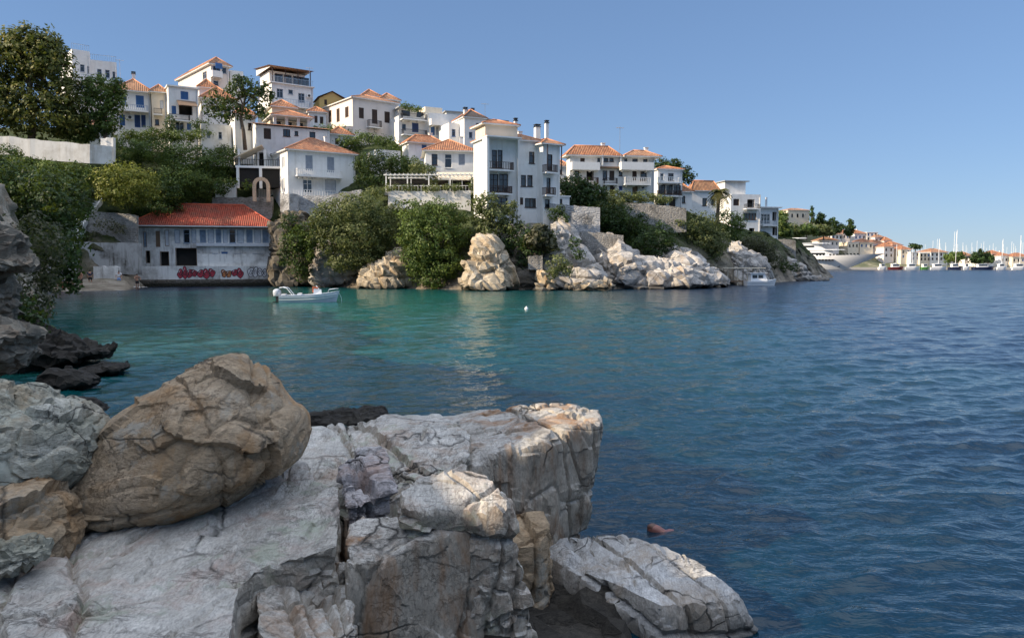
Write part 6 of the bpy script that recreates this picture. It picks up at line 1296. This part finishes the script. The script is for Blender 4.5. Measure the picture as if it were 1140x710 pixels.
mb = MB(); mb.loft(hullm(Ly, 11, 6.4, 50, 30, 1.3)); mb.build('hull', M['boat'], yc, smooth=False)
def deckbox(nm, x0, x1, hw, z0, z1, rake=1.5, m='boat', back=.5, par=yc):
    mb = MB(); P = [(x0, -hw), (x1 - 3, -hw), (x1, -hw * .55), (x1, hw * .55), (x1 - 3, hw), (x0, hw)]
    mb.loft([[(x, y, z0) for x, y in P], [(x - (rake if x > (x0 + x1) / 2 else -back), y * .96, z1) for x, y in P]]); return mb.build(nm, M[m], par)
d1 = deckbox('main_deck', 2, 50, 5.0, 6.45, 9.4, 3); d2 = deckbox('upper_deck', 4, 45, 4.6, 9.6, 12.4, 4); d3 = deckbox('bridge_deck', 14, 33, 3.9, 12.6, 15.0, 3.5)
deckbox('deck_edge', 1, 53, 5.35, 9.4, 9.62, 0, back=0); deckbox('deck_edge', 3, 47, 4.95, 12.4, 12.62, 0, back=0); deckbox('sun_roof', 12, 36, 4.2, 15.0, 15.25, 0, back=0)
for z, x0, x1, y, hh in ((10.6, 22, 40, -4.66, .9), (7.3, 26, 45, -5.06, .8), (13.5, 18, 28, -3.96, .8)):
    mb = MB(); mb.box(x0, y + .02, z, x1, y - .03, z + hh); mb.build('window_band', M['glass'], yc)
for z, xs in ((4.3, [38 + k * 1.4 for k in range(8)]), (2.0 + 1.1, [22 + k * 1.6 for k in range(5)]), (6.0, [20 + k * 1.5 for k in range(6)])):
    for x in xs:
        mb = MB(); mb.box(x, -5.9, z, x + 1.0, -4.2, z + .75); mb.build('porthole', M['glass'], yc)
mb = MB(); mb.box(48.5, -1.95, 1.5, 51.2, -1.2, 4.1); mb.build('anchor_pocket', M['dark'], yc)
for k in range(13): mb = MB(); x = 41 + k * 1.45; hw = 5.72 * .9 * (1 - max(0, (x / Ly - .45) / .55) ** 3) ; mb.box(x, -hw - .03, 6.55 + (x / Ly) ** 3 * 1.1, x + .9, -hw + .12, 7.2 + (x / Ly) ** 3 * 1.1); mb.build('bulwark_window', M['glass'], yc)
mb = MB(); mb.tube([(22, 0, 15.2), (21, 0, 18.8)], [.5, .2], 6); mb.tube([(21.3, -1.5, 17.4), (21.3, 1.5, 17.4)], .12, 5); mb.build('radar_mast', M['boat'], yc)
# ---------------------------------------------------------------- boats moored along the town quay
M['redhull'] = m_plain('dark_red_hull', (.16, .03, .03), .4); M['greenhull'] = m_plain('green_hull', (.10, .28, .07), .4); M['bluehull'] = m_plain('navy_hull', (.02, .03, .08), .4)
def moored(label, x0, x1, hull, mast=None, cabin=True, cm='boat', Y=374, dk=1.3):
    a = at(x0, 300, Y); b = at(x1, 300, Y); L = b.x - a.x; r = empty('moored_boat', Vector((a.x, Y, 0)), 0, label, 'boat', 'boats moored along the town quay')
    mb = MB(); mb.loft(hullm(L, max(2, L * .3), dk, L * .88, 12, .6)); mb.build('hull', M[hull], r)
    if cabin:
        mb = MB(); mb.box(L * .2, -.9, dk + .01, L * .66, .9, dk + 1.5); mb.box(L * .16, -1.1, dk + 1.505, L * .7, 1.1, dk + 1.65); mb.build('cabin', M[cm], r)
        mb = MB(); mb.box(L * .24, -.93, dk + .6, L * .62, -.905, dk + 1.2); mb.build('window', M['glass'], r)
    if mast:
        h = at(x0, mast, Y).z; mb = MB(); mb.tube([(L * .5, 0, dk), (L * .5, 0, h)], .11, 5); mb.tube([(L * .15, 0, dk + 1.6), (L * .5, 0, dk + 1.8)], .14, 5); mb.build('mast', M['boat'], r)
    return r
for a in [('white cruiser hull moored next to the yacht bow', 978, 987, 'boat', None), ('wooden sailing boat with dark red hull and white canopy', 989, 1006, 'redhull', 272), ('white boat with dark red waterline beside the dark red one', 1007, 1024, 'boat', 276), ('small bright green fishing boat', 1025, 1034, 'greenhull', None),
          ('long white tour boat in front of the cream arcade', 1035, 1054, 'boat', 266), ('dark blue sailing boat under the round olive tree', 1056, 1071, 'bluehull', 258), ('small white motorboat right of the round olive tree', 1072, 1079, 'boat', None),
          ('long dark hulled caique with cream cabins', 1083, 1107, 'bluehull', None), ('white motor cruiser at the right part of the quay', 1109, 1121, 'boat', 268), ('white sailing boat cut by the right edge of the photo', 1126, 1144, 'boat', 262)]: moored(*a)
proto = None
rr = random.Random(12)
for k, (px, top) in enumerate([(1030, 272), (1037, 268), (1041, 266), (1044, 267), (1052, 270), (1057, 258), (1059, 256), (1066, 272), (1073, 274), (1078, 276), (1081, 270), (1086, 268), (1092, 271), (1096, 274), (1100, 276), (1105, 271), (1110, 275), (1114, 266), (1117, 272), (1122, 275), (1128, 271), (1131, 274), (1135, 268), (1138, 270), (1141, 262), (1048, 275), (1063, 276), (1034, 277), (1024, 277), (1027, 275), (1046, 271), (1050, 277), (1054, 274), (1069, 276), (1071, 270), (1076, 273), (1084, 275), (1089, 276), (1094, 269), (1102, 273), (1108, 277), (1119, 277), (1125, 269), (1133, 277)]):
    Y = 470 + rr.uniform(-6, 10); p = at(px, 294, Y); H_ = at(px, top, Y).z
    if proto is None:
        proto = empty('sailboat', (p.x, Y, 0), 0); mb = MB(); mb.loft(hullm(11, 3.4, 1.1, 9.8, 10, .4)); mb.build('hull', M['boat'], proto); mb = MB(); mb.tube([(6, 0, 1), (6, 0, 16)], .08, 5); mb.tube([(6, -.9, 10), (6, .9, 10)], .03, 4); mb.tube([(1.5, 0, 2.6), (6, 0, 2.7)], .16, 5); mb.build('mast', M['boat'], proto); r = proto
    else:
        r = proto.copy(); COL.objects.link(r)
        for ch in list(proto.children): c = ch.copy(); COL.objects.link(c); c.parent = r
    r.location = (p.x - 6, Y, 0); s = H_ / 16; r.scale = (s, s, s); tag(r, 'sailing boat with bare white mast berthed in the marina beyond the town quay', 'sailboat', 'sailboats in the marina')
# ---------------------------------------------------------------- the little motorboat in the cove
b0 = gnd(305, 336.5, 0); b1 = gnd(379, 336.0, 0); L = (b1 - b0).length
bt = empty('motorboat', b0 + Vector((.45, 0, 0)), math.atan2((b1 - b0).y, (b1 - b0).x) + R(3), 'small white open motorboat with red cushioned console floating in the cove', 'motorboat'); L -= .5
mb = MB(); mb.loft(hullm(L, 1.75, .52, L * .86, 22, .32, 1.0), cap=True); hb = mb.build('hull', M['boatgrey'], bt)
mb = MB()
for z in (.22, .40): 
    rg = hullm(L, 1.75, .52, L * .86, 22, .32, 1.0); mb.tube([(r_[3 if z < .3 else 4][0], -abs(r_[3][1]) * 1.0 - .012, z + .25 * (r_[3][0] / L) ** 3) for r_ in rg[:-1]], .018, 4)
mb.build('rubbing_strake', M['boat'], hb)
mb = MB(); mb.box(L * .03, -.6, .53, L * .1, .6, .62); mb.box(L * .3, -.7, .53, L * .36, .7, .66); mb.build('bench', M['boat'], bt)
M['orange'] = m_plain('orange_red_cushion', (.62, .16, .07), .6)
cs = MB(); cs.loft([[(L * .56, -.38, .53), (L * .70, -.38, .53), (L * .70, .38, .53), (L * .56, .38, .53)], [(L * .57, -.35, 1.0), (L * .69, -.3, .92), (L * .69, .3, .92), (L * .57, .35, 1.0)]]); co_ = cs.build('console', M['boat'], bt)
mb = MB(); mb.box(L * .545, -.32, .72, L * .565, .32, 1.12); mb.box(L * .57, -.30, 1.003, L * .64, .3, 1.10); mb.build('cushion', M['orange'], co_)
mb = MB(); mb.loft([[(L * .64, -.3, .93), (L * .66, -.3, .93), (L * .66, .3, .93), (L * .64, .3, .93)], [(L * .60, -.26, 1.22), (L * .615, -.26, 1.22), (L * .615, .26, 1.22), (L * .60, .26, 1.22)]]); mb.build('windscreen', M['boat'], co_)
om = MB(); om.loft([[(-.28 + .18 * math.cos(a) * 1, .15 * math.sin(a), z_) for a in [2 * math.pi * k / 12 for k in range(12)]] for z_ in (.45,)] + [[(-.20 + r_ * math.cos(a) * 1.35, r_ * math.sin(a), z_) for a in [2 * math.pi * k / 12 for k in range(12)]] for r_, z_ in ((.2, .52), (.22, .7), (.21, .86), (.13, .96), (.04, .99))]); ob = om.build('outboard_motor', M['boatgrey'], bt, smooth=True)
mb = MB(); mb.box(-.30, -.06, -.35, -.12, .06, .5); mb.box(-.5, -.12, .0, -.14, .12, .05); mb.build('drive_leg', M['iron'], ob)
mb = MB()
for s in (-1, 1): mb.tube([(L * .22, s * .7, .55), (L * .13, s * .66, 1.05), (L * .06, s * .6, 1.12), (L * .0, s * .55, 1.06)], .03, 6)
mb.tube([(L * .13, -.66, 1.05), (L * .13, .66, 1.05)], .03, 6); mb.build('arch', M['boat'], bt)
mb = MB(); mb.box(-.02, -.58, 1.07, L * .12, .58, 1.11); mb.build('arch_canvas', M['boatgrey'], bt)
mb = MB()
for s in (-1, 1): mb.tube([(L * .80, s * .55, .66), (L * .82, s * .52, .92), (L * .93, s * .22, .98), (L * .985, 0, .98)], .018, 5)
mb.build('bow_rail', M['metal'], bt)
mb = MB(); mb.tube([(L * .98, 0, .75), (L + .12, 0, .3), (L + .15, -.05, -.2)], .012, 4); mb.build('mooring_line', M['boat'], bt)
# buoy
bo = MB(); bo.lathe((0, 0, 0), [(.02, -.13), (.09, -.09), (.12, 0), (.09, .09), (.03, .13), (.02, .18)], 12); tag(bo.build('buoy', M['boat'], None, gnd(586, 344, .03), smooth=True), 'tiny white mooring buoy floating off the rocks', 'buoy')
# jetty and cabin boat
jb = gnd(809, 316, 0); jb.y = 101; jb.x = at(809, 316, 101).x
j = empty('jetty', jb, 0, 'little wooden jetty with a flat brushwood roof at the foot of the cliff', 'jetty'); mb = MB(); mb.box(0, 0, .45, 4.2, 2.2, .6); mb.build('deck', M['wood'], j)
for k in range(4):
    for y in (.05, 2.0): mb = MB(); mb.box(.1 + k * 1.3, y, -.8, .24 + k * 1.3, y + .14, .445); mb.box(.1 + k * 1.3, y, .605, .2 + k * 1.3, y + .1, 2.2); mb.build('post', M['tan'], j)
mb = MB(); mb.box(-.6, -.3, 2.21, 5.0, 2.4, 2.34); mb.build('roof', M['tan'], j)
cb0 = at(830, 314, 99.5); cb = empty('cabin_boat', Vector((cb0.x, 99.5, 0)), 0, 'small white cabin boat moored at the little jetty', 'boat'); Lc = 4.0
mb = MB(); mb.loft(hullm(Lc, 1.7, .6, Lc * .86, 14, .3, 1.0)); mb.build('hull', M['boat'], cb)
mb = MB(); mb.loft([[(.5, -.65, .61), (2.7, -.65, .61), (2.7, .65, .61), (.5, .65, .61)], [(.5, -.6, 1.6), (2.3, -.6, 1.6), (2.3, .6, 1.6), (.5, .6, 1.6)]]); mb.build('cabin', M['boat'], cb)
for k in (.7, 1.45): mb = MB(); mb.box(k, -.67, 1.0, k + .6, -.62, 1.4); mb.build('window', M['glass'], cb)
mb = MB(); mb.box(.3, -.75, 1.605, 2.6, .75, 1.68); mb.build('roof', M['boat'], cb)
# ---------------------------------------------------------------- people on the beach
M['navyc'] = m_plain('navy_cloth', (.02, .03, .07), .8); M['whitec'] = m_plain('white_cloth', (.72, .72, .72), .8); M['bluec'] = m_plain('light_blue_cloth', (.25, .38, .62), .8); M['blackc'] = m_plain('black_cloth', (.02, .02, .02), .8); M['redc'] = m_plain('red_cloth', (.45, .06, .05), .8)
def bz(px, Y): return (px - 570) / F * Y
def bground(px, Y): d0 = 77 + (px - 60) * .085; return -.12 + (Y - d0) * .16
for lab, px, Y, rz, pose, sh, tp in [('person in dark shorts standing at the left end of the beach with arms low', 91, 82.5, 150, 'stand', 'blackc', None), ('tall person in dark clothes standing by the grey steps on the beach', 101, 84, 20, 'stand', 'blackc', 'navyc'),
                             ('person in white top and light blue trousers standing on the beach before the ruin', 133, 86, 200, 'stand', 'bluec', 'whitec'), ('bare chested person in dark shorts wading at the right end of the beach', 153, 85.6, 240, 'reach', 'blackc', None),
                             ('person sitting leftmost on the pebbles under the thicket', 68, 80, 190, 'sit', 'redc', None), ('person sitting in the middle of the three on the pebbles', 74, 80.6, 170, 'sit', 'navyc', None), ('person in a white top sitting rightmost of the three on the pebbles', 80.5, 80.2, 200, 'sit', 'blackc', 'whitec')]:
    person(lab, (bz(px, Y), Y, bground(px, Y)), R(rz), pose, sh, tp)
for lab, px, Y, c in [('white towel lying near the water beside the wading person', 161, 86.6, 'whitec'), ('small white bag left on the pebbles between the bathers', 120, 85.5, 'whitec')]:
    if 'towel' in lab:
        mb = MB(); n_ = 8; rows = [[(i * .16, j_ * .12, .03 + .02 * math.sin(i * 2.1 + j_)) for j_ in range(6)] for i in range(11)]
        for i in range(10):
            for j_ in range(5): mb.face([rows[i][j_], rows[i + 1][j_], rows[i + 1][j_ + 1], rows[i][j_ + 1]])
        px = 146; o = mb.build('towel', M[c], None, Vector((bz(px, Y - .6), Y - .6, bground(px, Y - .6) + .02))); tag(o, 'white towel lying on the pebbles beside the wading person', 'towel')
    else:
        mb = MB(); mb.lathe((0, 0, 0), [(.16, 0), (.22, .08), (.18, .28), (.07, .34)], 10); mb.tube([(-.1, 0, .32), (-.06, 0, .5), (.06, 0, .5), (.1, 0, .32)], .015, 5); tag(mb.build('bag', M[c], None, Vector((bz(px, Y), Y, bground(px, Y)))), lab, 'bag')
M['hair2'] = m_plain('wet_brown_hair', (.10, .045, .03), .35)
# ---------------------------------------------------------------- the swimmer near the rocks
sw = empty('person', gnd(742, 590, 0) + Vector((0, 0, -.035)), R(-22), 'swimmer with sunburnt back just above the water beside the low rock', 'person')
P = [(.50, 0, -.13), (.34, 0, -.075), (.12, 0, -.015), (-.02, 0, -.03), (-.13, .0, .03), (-.24, -.01, .03)]; E = [(0, 1), (1, 2), (2, 3), (3, 4), (4, 5)]; Rr = [(.12, .11), (.13, .11), (.19, .13), .055, (.085, .09), .06]
for s in (-1, 1):
    b = len(P); az = -.06; P += [(.08, s * .20, -.02), (-.08, s * .34, -.10 + az), (-.30, s * .30, -.10 + az * 1.2), (-.38, s * .28, -.10 + az)]; E += [(2, b), (b, b + 1), (b + 1, b + 2), (b + 2, b + 3)]; Rr += [.062, .047, .034, (.04, .02)]
    for q in range(4): P.append((-.46, s * .28 + (q - 1.5) * .022, -.10 + az * .8)); E.append((b + 3, len(P) - 1)); Rr.append(.009)
    P.append((-.36, s * .22, -.09)); E.append((b + 2, len(P) - 1)); Rr.append(.011)
    b = len(P); P += [(.56, s * .10, -.17), (.92, s * .12, -.28), (1.22, s * .10, -.22), (1.36, s * .10, -.14)]; E += [(0, b), (b, b + 1), (b + 1, b + 2), (b + 2, b + 3)]; Rr += [.09, .06, .042, .035]
sc_ = .70 / .8; skin('body', [tuple(Vector(p) * sc_) for p in P], E, [(r_[0] * sc_, r_[1] * sc_) if hasattr(r_, '__len__') else r_ * sc_ for r_ in Rr], M['skin_red'], sw, sub=2)
mb = MB(); ball(mb, (-.17 * sc_, 0, .045 * sc_), (.07 * sc_, .068 * sc_, .06 * sc_)); mb.build('hair', M['hair2'], sw, smooth=True)
skin('shorts', [tuple(Vector(p) * sc_) for p in [(.44, 0, -.11), (.54, 0, -.14), (.60, .1, -.12), (.60, -.1, -.12)]], [(0, 1), (1, 2), (1, 3)], [(.11, .10), (.115, .10), .08, .08], M['redc'], sw)
